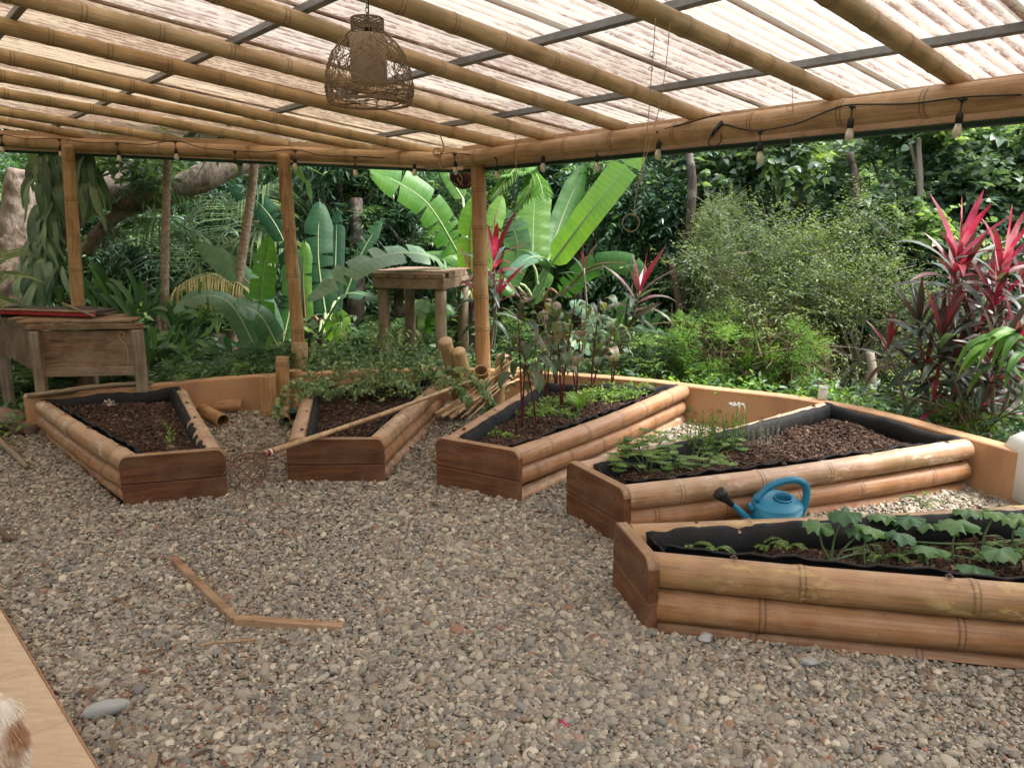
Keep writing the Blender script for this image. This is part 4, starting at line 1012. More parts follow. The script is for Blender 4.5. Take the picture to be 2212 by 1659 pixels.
# ------------------------------------------------------------------ watering can
wc = P(1668, 1098, .12); wc.y -= .07; wc.z = -.005
can = empty('watering_can', wc, 'blue plastic watering can with black rose between the two nearest beds', 'watering can')
vx = Vector((1, .14, 0)).normalized(); vy = Vector((-vx.y, vx.x, 0)); rc = Matrix((vx, vy, Vector((0, 0, 1)))).transposed()
mb = MB(); ns = 36; V = []; pr2 = [(.0, .112, .10), (.02, .122, .110), (.10, .132, .118), (.17, .134, .119), (.186, .130, .115), (.194, .120, .105), (.205, .050, .046)]
for z, a, b in pr2:
    for k in range(ns): t_ = 2*math.pi*k/ns; V.append(rc @ Vector((a*math.cos(t_)+(.028 if z > .2 else 0), b*math.sin(t_), z+(.25*b*math.sin(t_) if z > .18 else 0))))
F = [(i*ns+k, i*ns+(k+1) % ns, (i+1)*ns+(k+1) % ns, (i+1)*ns+k) for i in range(len(pr2)-1) for k in range(ns)]
F.append(tuple(range(ns))[::-1])
mb.add([tuple(v+wc) for v in V], F)
# opening rim
V = []
for z, a, b in ((.210, .050, .046), (.217, .049, .045), (.216, .045, .041), (.19, .044, .040), (.1, .08, .06)):
    for k in range(ns): t_ = 2*math.pi*k/ns; V.append(rc @ Vector((a*math.cos(t_)+.028, b*math.sin(t_), z+(.25*b*math.sin(t_) if z > .18 else 0))))
F = [(i*ns+k, i*ns+(k+1) % ns, (i+1)*ns+(k+1) % ns, (i+1)*ns+k) for i in range(4) for k in range(ns)]; F.append(tuple(range(4*ns, 5*ns)))
mb.add([tuple(v+wc) for v in V], F); mb.build('body', M['can_blue'], can)
W_ = lambda x, y, z: wc+rc @ Vector((x, y, z))
mb = MB(); tube(mb, smooth_path([W_(-.118, 0, .20), W_(-.085, 0, .245), (W_(-.03, 0, .285)), W_(.06, 0, .305), W_(.125, 0, .292), W_(.158, 0, .25), W_(.155, 0, .17), W_(.128, 0, .09)], 36), [.017]*8+[.0195]*29, 12); mb.build('handle', M['can_blue'], can)
mb = MB(); tube(mb, smooth_path([W_(-.10, 0, .05), W_(-.17, 0, .115), W_(-.225, 0, .165), W_(-.262, 0, .195)], 14), [.026, .025, .024, .022, .02, .019, .018, .017, .016, .015, .015, .014, .014, .014, .014], 12); mb.build('spout', M['can_blue'], can)
mb = MB(); tube(mb, smooth_path([W_(-.135, 0, .155), W_(-.15, 0, .17), W_(-.155, 0, .185)], 5), [.016, .015, .014, .013, .013, .012], 10); mb.build('rose_holder', M['can_blue'], can)
mb = MB(); q = W_(-.264, 0, .197); dd = (W_(-.315, 0, .245)-q).normalized()
tube(mb, [q-dd*.02, q+dd*.015, q+dd*.04, q+dd*.07, q+dd*.088, q+dd*.092], [.015, .018, .027, .037, .036, .029], 16); mb.build('rose', M['black_plastic'], can)
# ------------------------------------------------------------------ white canister, cup, pots, stones, sticks
jc = P(2212, 1075, .02); jc = Vector((jc.x+.08, jc.y+.02, -.01))
jb = empty('water_canister', jc, 'big white plastic canister standing at the right end of the wall', 'canister')
mb = MB(); ns = 28; V = []; pj = [(0, .13, .17), (.02, .15, .19), (.30, .15, .19), (.36, .135, .17), (.405, .09, .11), (.42, .05, .06), (.421, .002, .002)]
for z, a, b in pj:
    for k in range(ns):
        t_ = 2*math.pi*k/ns; cx, sx = math.cos(t_), math.sin(t_); V.append(jc+Vector((math.copysign(abs(cx)**.6, cx)*a, math.copysign(abs(sx)**.6, sx)*b, z)))
mb.add([tuple(v) for v in V], [(i*ns+k, i*ns+(k+1) % ns, (i+1)*ns+(k+1) % ns, (i+1)*ns+k) for i in range(len(pj)-1) for k in range(ns)]+[tuple(range(ns))[::-1]])
mb.build('body', M['white_plastic'], jb)
mb = MB(); lathe(mb, [(.03, .41), (.034, .42), (.034, .45), (.03, .455), (.001, .455)], 20); mb.build('cap', M['white_plastic'], jb, True, jc)
mb = MB(); q = jc+Vector((-.10, -.14, .35)); tube(mb, smooth_path([q+Vector((.02, .02, .03)), q+Vector((-.03, -.03, .03)), q+Vector((-.04, -.045, -.005)), q+Vector((.02, .0, -.04))], 16), .011, 8); mb.build('handle', M['white_plastic'], jb)
cu = P(1783, 866, WZ); cu += Vector((.0, .055, 0))
m, t, o_ = nt('cloudy glass'); pr = N(t, 'BsdfPrincipled', Roughness=.25); pr.inputs['Base Color'].default_value = (.82, .83, .76, 1); pr.inputs['Transmission Weight'].default_value = .55; t.links.new(pr.outputs[0], o_.inputs['Surface']); M['jar'] = m
mb = MB(); lathe(mb, [(.001, .002), (.034, .001), (.037, .006), (.037, .075), (.034, .08), (.0365, .083), (.0365, .102), (.033, .102), (.032, .08), (.034, .07), (.034, .008), (.001, .006)], 24)
tag(mb.build('glass_jar', M['jar'], None, True, cu), 'small cloudy jar standing on top of the wall', 'jar')
mb = MB(); c = P(633, 912, .0); lathe(mb, [(.001, -.01), (.045, -.01), (.06, .09), (.066, .092), (.066, .1), (.057, .1), (.045, .01), (.001, .01)], 20); tag(mb.build('plant_pot', plain('dark green plastic', (.02, .08, .06), .4), None, True, c), 'dark green plastic pot half hidden by the trailing vine', 'pot')
def rock(c, s, mat, name, label, cat, seed, group=None, rz=0, amp=.22):
    r = np.random.default_rng(seed); bm = bmesh.new(); bmesh.ops.create_icosphere(bm, subdivisions=3, radius=.5)
    ph = r.uniform(0, 6, 6)
    for v in bm.verts:
        n = v.co.normalized(); k = 1+amp*(math.sin(n.x*4+ph[0])*math.cos(n.y*3+ph[1])+.5*math.sin(n.z*5+ph[2]+n.x*3))
        v.co = Vector((n.x*s[0], n.y*s[1], n.z*s[2]))*.5*k
    me = bpy.data.meshes.new(name); bm.to_mesh(me); bm.free(); me.materials.append(mat)
    for p in me.polygons: p.use_smooth = True
    o = bpy.data.objects.new(name, me); COL.objects.link(o); o.location = c; o.rotation_euler = (0, 0, rz); return tag(o, label, cat, group)
M['stone'] = stonemat('field stone', [(0, (.20, .14, .10)), (.5, (.27, .19, .14)), (1, (.22, .13, .09))], 6)
M['grey_stone'] = stonemat('grey stone', [(0, (.34, .36, .36)), (1, (.40, .40, .38))], 6, .6)
rock(P(5, 905, .05), (.42, .34, .20), M['stone'], 'boulder', 'largest brown boulder at the left edge beside the far left bed', 'stone', 1)
rock(P(42, 918, .04), (.22, .2, .16), M['stone'], 'boulder', 'rounded pale brown stone touching the corner of the far left bed', 'stone', 2, rz=.5)
rock(P(66, 925, .03), (.20, .14, .11), M['stone'], 'boulder', 'low reddish stone at the foot of the far left bed', 'stone', 3, rz=.2)
rock(P(228, 1529, .025), (.15, .055, .055), M['grey_stone'], 'river_stone', 'long smooth blue grey stone near the terrace edge', 'stone', 4, rz=.5, amp=.06)
for i, (u, v, s, lab) in enumerate(((1748, 1428, .06, 'pinkish flat stone in front of the nearest bed'), (1524, 1376, .075, 'oblong grey stone at the foot of the nearest bed'), (300, 1486, .06, 'pale rounded stone near the tip of the timber edging'), (1104, 1243, .065, 'brownish oval stone in the middle of the gravel'), (2470*.6326, 2390*.6326, .05, 'chalky flat stone in the right foreground gravel'))):
    rock(P(u, v, .018), (s, s*.7, s*.45), M['pebble'] if i > 1 else M['grey_stone'], 'river_stone', lab, 'stone', 20+i, rz=i, amp=.12)
def stick(pts, rad, mat, label, name='stick', cat='stick'):
    mb = MB(); sp = smooth_path(pts, 20); tube(mb, sp, [rad*(1-.4*abs(i/20-.5))*(1+.12*math.sin(i*1.9)) for i in range(21)], 8, wob=.08); return tag(mb.build(name, M[mat], None), label, cat)
stick([P(-10, 935, .03), P(5, 957, .03), P(35, 985, .025), P(58, 1008, .02)], .022, 'rope_old', 'grey driftwood branch on the gravel left of the beds')
stick([P(-20, 1135, .03), P(0, 1145, .03), P(22, 1166, .02)], .016, 'stem_brown', 'short brown stick at the left edge of the gravel')
stick([P(430, 1394, .02), P(470, 1387, .02), P(520, 1384, .02), P(555, 1380, .02)], .006, 'cane', 'bundle of straw coloured fibres below the timber edging')
stick([P(700, 897, .02), P(735, 905, .02)], .007, 'cane', 'small straw twig by the foot of the leftmost bed')
# driftwood rope on the wall
for k, (dz, off) in enumerate(((.012, 0), (.03, .035))):
    stick([P(58, 856, WZ+dz)+Vector((0, off, 0)), P(120, 850-k*2, WZ+dz)+Vector((0, off, 0)), P(180, 840, WZ+dz)+Vector((0, off, 0)), P(250, 833, WZ+dz)+Vector((0, off, 0)), P(325, 829, WZ+dz)+Vector((0, off, 0))], .026-.006*k, 'rope_old', ['long weathered driftwood branch resting on the wall top', 'second thinner driftwood branch lying behind the first on the wall'][k], 'driftwood', 'driftwood')
# timber edging half buried in the gravel
ea, eb, ec = P(375, 1204, .022), P(508, 1332, .026), P(742, 1349, .012)
te = empty('timber_edging', (eb.x, eb.y, 0), 'bent strip of timber edging half buried in the gravel', 'timber edging')
for a, b, w in ((ea, eb, .036), (eb, ec, .038)):
    d = (b-a); L = d.length; d.normalize(); rt = rotx(d); mb = MB(); c = (a+b)/2-(rt @ Vector((0, 0, .03)))
    box(mb, (0, 0, 0), (L+(.012 if w < .037 else 0), w, .065), rt, .003); mb.build('board', M['plank_pale'], te, False, c)
# shell on the mulch of the first bed, seed pod
f1 = BEDS[1]; 
mb = MB(); c = P(238, 878+.0, .215); V = []
for i in range(9):
    a = math.pi*(i/8-.5)*.9
    for j in range(5): r = .055*j/4; V.append(c+Vector((math.sin(a)*r, -.01+.02*math.sin(j*.8), math.cos(a)*r*.9+.012*math.cos(i*math.pi))))
mb.add([tuple(v) for v in V], [(i*5+j, (i+1)*5+j, (i+1)*5+j+1, i*5+j+1) for i in range(8) for j in range(4)]); so = mb.build('shell', plain('shell', (.62, .52, .44), .6, var=.2), None)
md = so.modifiers.new('s', 'SOLIDIFY'); md.thickness = .006; tag(so, 'pale scallop shell standing in the mulch of the far left bed', 'shell')
# hanging reddish basket of roots behind the corner post
hb = at(1000, 383, 7.9); o = rock(hb, (.26, .26, .24), plain('dark red husk', (.05, .012, .010), .8, var=.5), 'hanging_husk', 'dark red husk ball hanging behind the corner post', 'hanging husk', 9, amp=.05)
for k in range(4):
    mb = MB(); a = k*1.4; tube(mb, smooth_path([(math.cos(a)*.12, math.sin(a)*.12, .06), (math.cos(a+.5)*.14, -.13, -.02), (math.cos(a)*.05, -.12, -.09)], 10), .004, 5); r_ = mb.build('root', M['twine'], None, True, (0, 0, 0)); r_.parent = o
mb = MB(); tube(mb, [(0, 0, .1), (0, 0, .35)], .003, 5); r_ = mb.build('cord', M['twine'], None, True, (0, 0, 0)); r_.parent = o
# ------------------------------------------------------------------ big ribbon leaves (banana, cordyline, ginger, straps)
def ribbon(mb, pts, w, face=(0, -1, .3), n=14, fold=.18, mi=0, tint=.5, prof='banana', tears=0, wave=.0, ribmi=None, across=2, sag=.0, rr=.012):
    """leaf blade along a curve; face is roughly where its upper side looks; tears split the blade to the midrib"""
    sp = smooth_path(pts, n); face = Vector(face).normalized(); L = sum((sp[i+1]-sp[i]).length for i in range(n))
    V = []; T = []; A = []; F = []; acc = 0; fr = []
    for i in range(n+1):
        t = (sp[min(i+1, n)]-sp[max(i-1, 0)]).normalized(); s = t.cross(face)
        if s.length < .05: s = t.cross(Vector((1, .2, 0)))
        s.normalize(); u = s.cross(t); fr.append((sp[i], t, s, u))
    tl = sorted(random.sample(range(2, n-1), min(int(tears*2.2)+1, n-3))) if tears else []
    for sd in (-1, 1):
        cuts = [q for q in tl if random.random() < .6] if tears else []
        segs = []; a = 0
        for q in cuts+[n]: segs.append((a, q)); a = q
        for (a, b) in segs:
            dz = random.uniform(-.10, .06)*w if len(segs) > 1 else 0; gap = .02 if len(segs) > 1 else 0; base = len(V)
            for i in range(a, b+1):
                p, t, s, u = fr[i]; x = i/n
                if prof == 'banana': ww = min(1, (x/.10+.12)**.7)*min(1, ((1-x)/.22)**.6)
                elif prof == 'lance': ww = (math.sin(math.pi*min(1, x*.97+.03)**.8))**.85
                else: ww = min(1, x/.25+.25)*min(1, ((1-x)/.5)**.8)
                ww = max(ww, .01)*w*.5; sh = 0
                if len(segs) > 1: sh = gap*L*((1 if i == a else 0)-(1 if i == b else 0))
                wv = wave*math.sin(i*1.7+sd)*w
                for k in range(across+1):
                    f = k/across
                    q = p+s*sd*ww*f+u*(fold*ww*f*(1-.5*f)-sag*ww*f*f)+u*(dz+wv)*f+t*sh*f
                    V.append(tuple(q)); T.append(min(1, max(0, tint+.06*math.sin(i*.9)))); A.append(x*L+.04*f*L*.2)
            m = b-a; c = across+1
            for i in range(m):
                for k in range(across):
                    q = (base+i*c+k, base+(i+1)*c+k, base+(i+1)*c+k+1, base+i*c+k+1); F.append(q if sd < 0 else q[::-1])
    mb.add(V, F, mi, T, A)
    if ribmi is not None:
        tube(mb, [f[0]-f[3]*rr*.3 for f in fr], [rr*(1-.8*i/n) for i in range(n+1)], 5, ribmi, .5, False)
    return L
# ------------------------------------------------------------------ banana plants
def banana(name, label, base, leaves_, mats, trunk_r=.07, h=.9, group='banana plants beyond the wall', dead=3):
    base = Vector(base); t = empty(name, base, label, 'banana plant', group)
    mb = MB(); top = base+Vector((.03, 0, h)); tube(mb, smooth_path([base+Vector((0, 0, -.2)), base+Vector((.02, 0, h*.5)), top], 10), [trunk_r*(1.25-.5*i/10) for i in range(11)], 12, wob=.05)
    mb.build('trunk', M['bark_dark'] if trunk_r > .05 else M['stem_green'], t)
    for pts, w, mt, face, tears, tint in leaves_:
        p0 = Vector(pts[0]); mb = MB()
        ribbon(mb, pts, w, face, 26, .16, 0, tint, 'banana', tears, .012, 1, 3, .18, .016)
        # leaf stalk from the trunk top to the blade
        tube(mb, smooth_path([top-Vector((0, 0, .25)), top.lerp(p0, .45)+Vector((0, 0, .05)), p0], 8), [.028, .025, .022, .02, .018, .017, .016, .016, .015], 7, 1, .5, False)
        mb.build('leaf', [M[mt], M['midrib_red' if random.random() < .35 else 'midrib']], t)
    mb = MB()
    for k in range(dead):
        a = random.uniform(0, 6.3); q = top-Vector((0, 0, random.uniform(.05, .35)))
        ribbon(mb, [q, q+Vector((math.cos(a)*.25, math.sin(a)*.25, -.05)), q+Vector((math.cos(a)*.35, math.sin(a)*.3, -.55))], .16, (math.cos(a), math.sin(a), .3), 10, .5, 0, .4, 'banana', 4, .1)
    if dead: mb.build('dead_leaf', M['l_dead'], t)
    return t
a_ = at
banana('banana_plant', 'tall banana plant behind the corner post with one leaf slanting up right', a_(1160, 760, 9.0), [
    ([a_(1010, 585, 9.0), a_(935, 455, 8.7), a_(870, 400, 8.5), a_(793, 365, 8.3)], 0.39, 'banana', (.35, -1, .35), 3, .62),
    ([a_(1190, 570, 8.7), a_(1265, 470, 8.4), a_(1330, 385, 8.3), a_(1400, 290, 8.3)], 0.36, 'banana', (-.4, -1, .5), 1, .95),
    ([a_(1150, 570, 9.0), a_(1152, 480, 9.1), a_(1160, 380, 9.2)], 0.41, 'banana', (.2, -1, .15), 0, .85),
    ([a_(1090, 620, 8.9), a_(1118, 540, 8.8), a_(1095, 450, 8.8)], 0.31, 'banana_blue', (-.1, -1, .3), 4, .3),
    ([a_(1185, 560, 9.3), a_(1215, 470, 9.5), a_(1265, 350, 9.7)], 0.28, 'banana', (.3, -1, .1), 0, .45),
    ([a_(1150, 660, 8.9), a_(1185, 575, 8.7), a_(1150, 555, 8.4), a_(1085, 600, 8.2)], 0.21, 'banana_blue', (0, -.7, 1), 2, .2),
    ([a_(1210, 640, 8.8), a_(1270, 580, 8.7), a_(1340, 568, 8.6), a_(1400, 590, 8.5)], 0.26, 'banana', (0, -1, .15), 3, .35)], {}, .08, .7)
banana('banana_plant', 'banana plant just left of the corner post with upright light green leaves', a_(1015, 760, 8.6), [
    ([a_(1020, 630, 8.6), a_(1015, 520, 8.5), a_(1030, 420, 8.5)], 0.28, 'banana', (.1, -1, .2), 1, .98),
    ([a_(1035, 620, 8.6), a_(1062, 500, 8.7), a_(1085, 420, 8.8)], 0.21, 'banana', (.1, -1, .2), 1, .98),
    ([a_(1010, 640, 8.5), a_(930, 555, 8.1), a_(800, 560, 7.6), a_(655, 655, 7.2)], 0.32, 'banana_blue', (0, -.75, 1), 6, .55),
    ([a_(1030, 650, 8.6), a_(985, 560, 8.8), a_(900, 545, 9.0)], 0.19, 'banana', (0, -.6, 1), 1, .6),
    ([a_(1040, 660, 8.5), a_(1060, 600, 8.2), a_(1110, 640, 7.9)], 0.21, 'banana', (0, -.8, 1), 2, .5),
    ([a_(1000, 430, 10), a_(970, 380, 10.1), a_(955, 340, 10.2)], 0.19, 'banana', (0, -1, .2), 1, .7)], {}, .07, .6)
banana('banana_plant', 'banana plant with broad upright green leaf between the slim trunk and peeling post', a_(600, 800, 8.2), [
    ([a_(575, 740, 8.0), a_(565, 640, 7.9), a_(582, 505, 7.9)], 0.25, 'banana', (.1, -1, .15), 3, .5),
    ([a_(600, 740, 8.3), a_(560, 640, 8.4), a_(500, 580, 8.3), a_(423, 525, 8.2)], 0.25, 'banana_blue', (.2, -1, .4), 0, .35),
    ([a_(625, 740, 8.8), a_(625, 560, 9.0), a_(560, 440, 9.2), a_(465, 400, 9.3)], 0.26, 'banana_dark', (-.2, -.8, .8), 4, .35),
    ([a_(610, 740, 8.4), a_(628, 650, 8.6), a_(625, 530, 8.8)], 0.21, 'banana', (0, -1, .1), 2, .15),
    ([a_(560, 770, 7.9), a_(500, 660, 7.8), a_(430, 640, 7.7), a_(370, 680, 7.6)], 0.22, 'banana_blue', (0, -.8, 1), 2, .3),
    ([a_(600, 750, 8.0), a_(560, 680, 7.7), a_(505, 655, 7.5), ], .26, 'banana_blue', (0, -.8, .8), 1, .2)], {}, .06, .4)
banana('banana_plant', 'dark leaved banana plant in the shade left of the plant stand', a_(700, 790, 8.9), [
    ([a_(705, 690, 9.1), a_(688, 560, 9.3), a_(690, 430, 9.5)], 0.34, 'banana_dark', (.1, -1, .1), 2, .75),
    ([a_(720, 690, 9.2), a_(725, 560, 9.4), a_(728, 450, 9.6)], 0.21, 'banana_dark', (0, -1, .1), 2, .45),
    ([a_(745, 640, 9.4), a_(780, 550, 9.5), a_(824, 475, 9.6)], 0.17, 'banana_dark', (-.2, -1, .2), 3, .95),
    ([a_(660, 700, 9.0), a_(655, 600, 9.1), a_(660, 520, 9.2)], 0.19, 'banana', (0, -1, .1), 1, .75),
    ([a_(690, 720, 8.6), a_(740, 640, 8.3), a_(800, 640, 8.1), a_(850, 655, 8.0)], 0.15, 'banana_blue', (0, -.5, 1), 2, .15),
    ([a_(700, 730, 8.6), a_(735, 690, 8.4), a_(735, 745, 8.2)], 0.20, 'banana', (0, -1, .4), 3, .95)], {}, .09, .55)
banana('banana_plant', 'small banana plant seen between the legs of the plant stand', a_(900, 790, 9.0), [
    ([a_(905, 720, 9.0), a_(915, 670, 8.9), a_(870, 650, 8.9)], 0.21, 'banana', (0, -.8, 1), 2, .6),
    ([a_(910, 720, 9.0), a_(935, 670, 8.9), a_(985, 680, 8.8)], 0.21, 'banana', (0, -.9, .6), 2, .5),
    ([a_(905, 730, 8.9), a_(900, 690, 8.8), a_(925, 640, 8.8)], 0.19, 'banana_blue', (0, -.9, .6), 1, .7)], {}, .04, .3)
banana('banana_plant', 'banana leaf clump low behind the red stemmed plants', a_(1290, 800, 8.4), [
    ([a_(1290, 740, 8.5), a_(1270, 680, 8.5), a_(1230, 650, 8.5)], 0.19, 'banana_blue', (0, -.9, .6), 2, .5),
    ([a_(1300, 760, 8.4), a_(1340, 700, 8.3), a_(1360, 640, 8.3)], 0.17, 'banana', (0, -1, .3), 2, .5),
    ([a_(1280, 760, 8.3), a_(1240, 740, 8.2), a_(1200, 780, 8.1)], 0.15, 'banana_blue', (0, -.9, .8), 2, .6)], {}, .05, .25)
for lab, u, v, Y, pts in (('banana plant far back between the tree trunks on the right', 1430, 560, 15, [((1440, 500), (1460, 470), (1500, 480)), ((1430, 500), (1400, 460), (1370, 470))]),
                          ('distant pale banana leaves under the vine covered trees', 1720, 520, 16, [((1730, 470), (1745, 440), (1800, 455)), ((1730, 480), (1700, 450), (1680, 470))])):
    banana('banana_plant', lab, a_(u, v, Y), [([a_(*p, Y-.2*i) for i, p in enumerate(q)], 0.31, 'banana', (0, -.8, .8), 2, .8) for q in pts], {}, .08, .6, dead=0)

# ------------------------------------------------------------------ cordyline
def rosette(mb, c, d, n, L, W, tint0, tint1, spread=1.0, mi=0, droop=.5):
    c = Vector(c); d = Vector(d).normalized(); _, s, u = frame(d, Vector((0, 1, .1)))
    for i in range(n):
        x = i/n; a = i*2.4+random.uniform(-.2, .2); op = (.12+1.25*x**.75)*spread        # young upright, older ones open out
        o = (s*math.cos(a)+u*math.sin(a)); q = (d*math.cos(op*1.25)+o*math.sin(op*1.25)).normalized(); l = L*1.18*random.uniform(.75, 1.05)*(.72+.4*math.sin(math.pi*min(1, x+.25)))
        b = c-d*(x*L*.75); dr = droop*(.15+x)*l*random.uniform(.4, 1.7)
        pts = [b, b+q*l*.33+Vector((0, 0, .02*l)), b+q*l*.7+Vector((0, 0, -dr*.25)), b+q*l+Vector((0, 0, -dr*.75))]
        fc = (d*1.0-o*.8+Vector((0, -.35, .3)))
        ti = tint1+(tint0-tint1)*(x**.6)+random.uniform(-.12, .12)
        lf_ = MB(); mb.append(lf_); ribbon(lf_, pts, W*.80*random.uniform(.8, 1.15), fc, 7, .5, mi if random.random() < .55 or x < .3 else mi+1, ti, 'lance', 0, .02, None, 1)
def cordyline(label, foot, heads, L=.42, W=.06, name='cordyline'):
    foot = Vector(foot); t = empty(name, foot, label, 'cordyline', 'cordyline plants with red leaves')
    ms = MB(); ml = []
    for c, d, n, t0, t1, sp, sc in heads:
        c = Vector(c); m = foot.lerp(c, .5)+Vector((random.uniform(-.05, .05), 0, -.05)); tube(ms, smooth_path([foot, m, c-Vector(d).normalized()*L*.1], 12), [.016-.007*i/12 for i in range(13)], 7, wob=.06)
        rosette(ml, c, d, n, L*sc, W*sc, t0, t1, sp, 0)
    ms.build('stem', M['stem_grey'], t)
    for m_ in ml: m_.build('leaf', [M['l_cord'], M['l_cordg']], t)
    return t
U = (0, 0, 1)
cordyline('tallest cordyline at the right with hot pink upright leaves', a_(2060, 900, 5.9), [(a_(2070, 545, 5.6), (.05, -.1, 1), 20, .35, .92, 1.0, 1.05), (a_(2075, 590, 5.6), (.0, -.1, 1), 16, .1, .6, 1.15, 1.0)], .42, .07)
cordyline('pink leaved cordyline cut by the right edge of the picture', a_(2190, 890, 5.8), [(a_(2168, 560, 5.4), (.1, -.1, 1), 18, .3, .9, .95, .95), (a_(2150, 650, 5.4), (-.1, -.2, 1), 20, .15, .85, 1.0, .9)], .42, .065)
cordyline('bushy dark cordyline with olive and maroon leaves left of the pink ones', a_(2010, 905, 5.75), [(a_(2040, 715, 5.4), (.1, -.1, 1), 22, .1, .6, .95, .95), (a_(1985, 690, 5.6), (-.2, 0, 1), 20, .1, .35, .95, .85), (a_(2000, 800, 5.5), (-.3, -.3, 1), 14, .1, .55, 1.1, .75)], .42, .065)
cordyline('dark cordyline with drooping green striped leaves at the right edge', a_(2150, 920, 5.3), [(a_(2160, 760, 5.0), (.1, -.2, 1), 20, .12, .45, 1.0, .9), (a_(2120, 800, 5.4), (-.1, -.2, 1), 18, .15, .75, 1.05, .8), (a_(2205, 730, 5.0), (.2, -.2, 1), 16, .2, .7, 1.0, .9)], .4, .065)
cordyline('dark green and maroon cordyline filling the gap under the pink ones', a_(2090, 905, 5.7), [(a_(2090, 660, 5.7), (.0, -.1, 1), 20, .05, .5, 1.0, .9), (a_(2110, 720, 5.6), (.2, -.2, 1), 20, .05, .55, 1.05, .9), (a_(2060, 780, 5.5), (-.1, -.3, 1), 20, .05, .5, 1.1, .85), (a_(2150, 830, 5.3), (.1, -.3, 1), 18, .05, .6, 1.1, .85)], .42, .065)
cordyline('maroon cordyline behind the pink one at the right edge', a_(2200, 880, 5.9), [(a_(2215, 620, 5.8), (.1, -.1, 1), 20, .1, .6, 1.0, .9), (a_(2140, 610, 6.0), (-.1, 0, 1), 20, .1, .55, 1.0, .9), (a_(2200, 810, 5.5), (0, -.3, 1), 18, .05, .5, 1.1, .85)], .42, .065)
cordyline('small bent cordyline standing alone left of the big red clump', a_(1960, 905, 5.7), [(a_(1918, 745, 5.7), (-.05, -.1, 1), 14, .25, .68, 1.0, .62)], .40, .07)
cordyline('low cordyline shoots with pink streaks at the foot of the red clump', a_(2035, 920, 5.5), [(a_(2015, 860, 5.4), (-.3, -.3, 1), 10, .3, .9, 1.2, .7), (a_(2060, 850, 5.4), (.1, -.3, 1), 10, .15, .8, 1.2, .7), (a_(2120, 870, 5.3), (.2, -.3, .9), 10, .3, .9, 1.2, .7)], .38, .06)
cordyline('burgundy cordyline standing directly behind the corner post', a_(1050, 800, 8.0), [(a_(1068, 555, 7.8), (.15, -.1, 1), 16, .42, .72, .95, 1.05), (a_(1075, 640, 7.8), (.3, -.1, 1), 14, .25, .62, 1.1, .9), (a_(1020, 600, 8.0), (-.2, 0, 1), 6, .5, .7, 1.0, .8)], .44, .07)
cordyline('red tipped cordyline leaning right above the middle bed', a_(1305, 800, 7.4), [(a_(1385, 620, 7.2), (.25, -.1, 1), 18, .15, .68, .95, .95), (a_(1360, 700, 7.2), (.6, -.1, .8), 12, .1, .3, 1.0, .9)], .46, .07)
cordyline('spindly cordyline with sparse orange tinged leaves above the red stemmed plants', a_(1255, 780, 7.7), [(a_(1262, 570, 7.7), (.05, 0, 1), 9, .25, .5, 1.15, .7)], .42, .045)
# striped yellow green relative at the right edge
t = empty('dracaena', a_(2210, 800, 5.0), 'arching green and yellow leaves coming in at the right edge', 'dracaena')
for i in range(16):
    a = random.uniform(1.8, 4.6); b = a_(2225, 800-random.uniform(-40, 60), 4.9); l = random.uniform(.3, .5); o = Vector((math.cos(a), math.sin(a)*.6, 0))
    mb = MB(); ribbon(mb, [b, b+o*l*.4+Vector((0, 0, .12)), b+o*l*.8+Vector((0, 0, .06)), b+o*l+Vector((0, 0, -.12))], .055, (0, -.5, 1), 8, .3, 0, random.uniform(.2, 1), 'lance'); mb.build('leaf', M['l_fern'], t)
mb = MB(); tube(mb, [a_(2225, 930, 5.0), a_(2225, 780, 4.95)], .02, 8); mb.build('stem', M['stem_grey'], t)

# ------------------------------------------------------------------ palm, ferns, ginger, straps
def frond(mb, pts, ll, n, mi=0, w=.02, ribmi=1, droop=.4, tint=(.1, .9), sides=(-1, 1), up=(0, 0, 1)):
    sp = smooth_path(pts, n); 
    tube(mb, sp, [.012*(1-.8*i/n) for i in range(n+1)], 5, ribmi, .5, False)
    Pn, D, Nn, L = [], [], [], []
    for i in range(2, n):
        t = (sp[i+1]-sp[i-1]).normalized(); s = t.cross(Vector(up)).normalized(); x = i/n
        for sg in sides:
            Pn.append(sp[i]); D.append(s*sg+t*.75+Vector((random.uniform(-.08, .08), 0, random.uniform(-.12, .02)))); Nn.append((random.uniform(-.2, .2), -.4, 1)); L.append(ll*math.sin(math.pi*(x*.85+.1))**.7)
    leaves(mb, np.array(Pn), np.array([tuple(q) for q in D]), np.array(Nn, float), np.array(L), w, .5, droop, 'lance', mi, rng.uniform(tint[0], tint[1], len(Pn)))
def palm(name, label, base, fr, mats, cat='palm', group='palm trees among the plants', trunk=None):
    t = empty(name, base, label, cat, group)
    for pts, ll, n, w, dr, tn in fr:
        mb = MB(); frond(mb, pts, ll, n, 0, w, 1, dr, tn); mb.build('frond', [M[mats], M['midrib']], t)
    if trunk: mb = MB(); tube(mb, smooth_path(trunk[0], 10), trunk[1], 10, wob=.05); mb.build('trunk', M['bark_dark'], t)
    return t
c = a_(470, 720, 9.6)
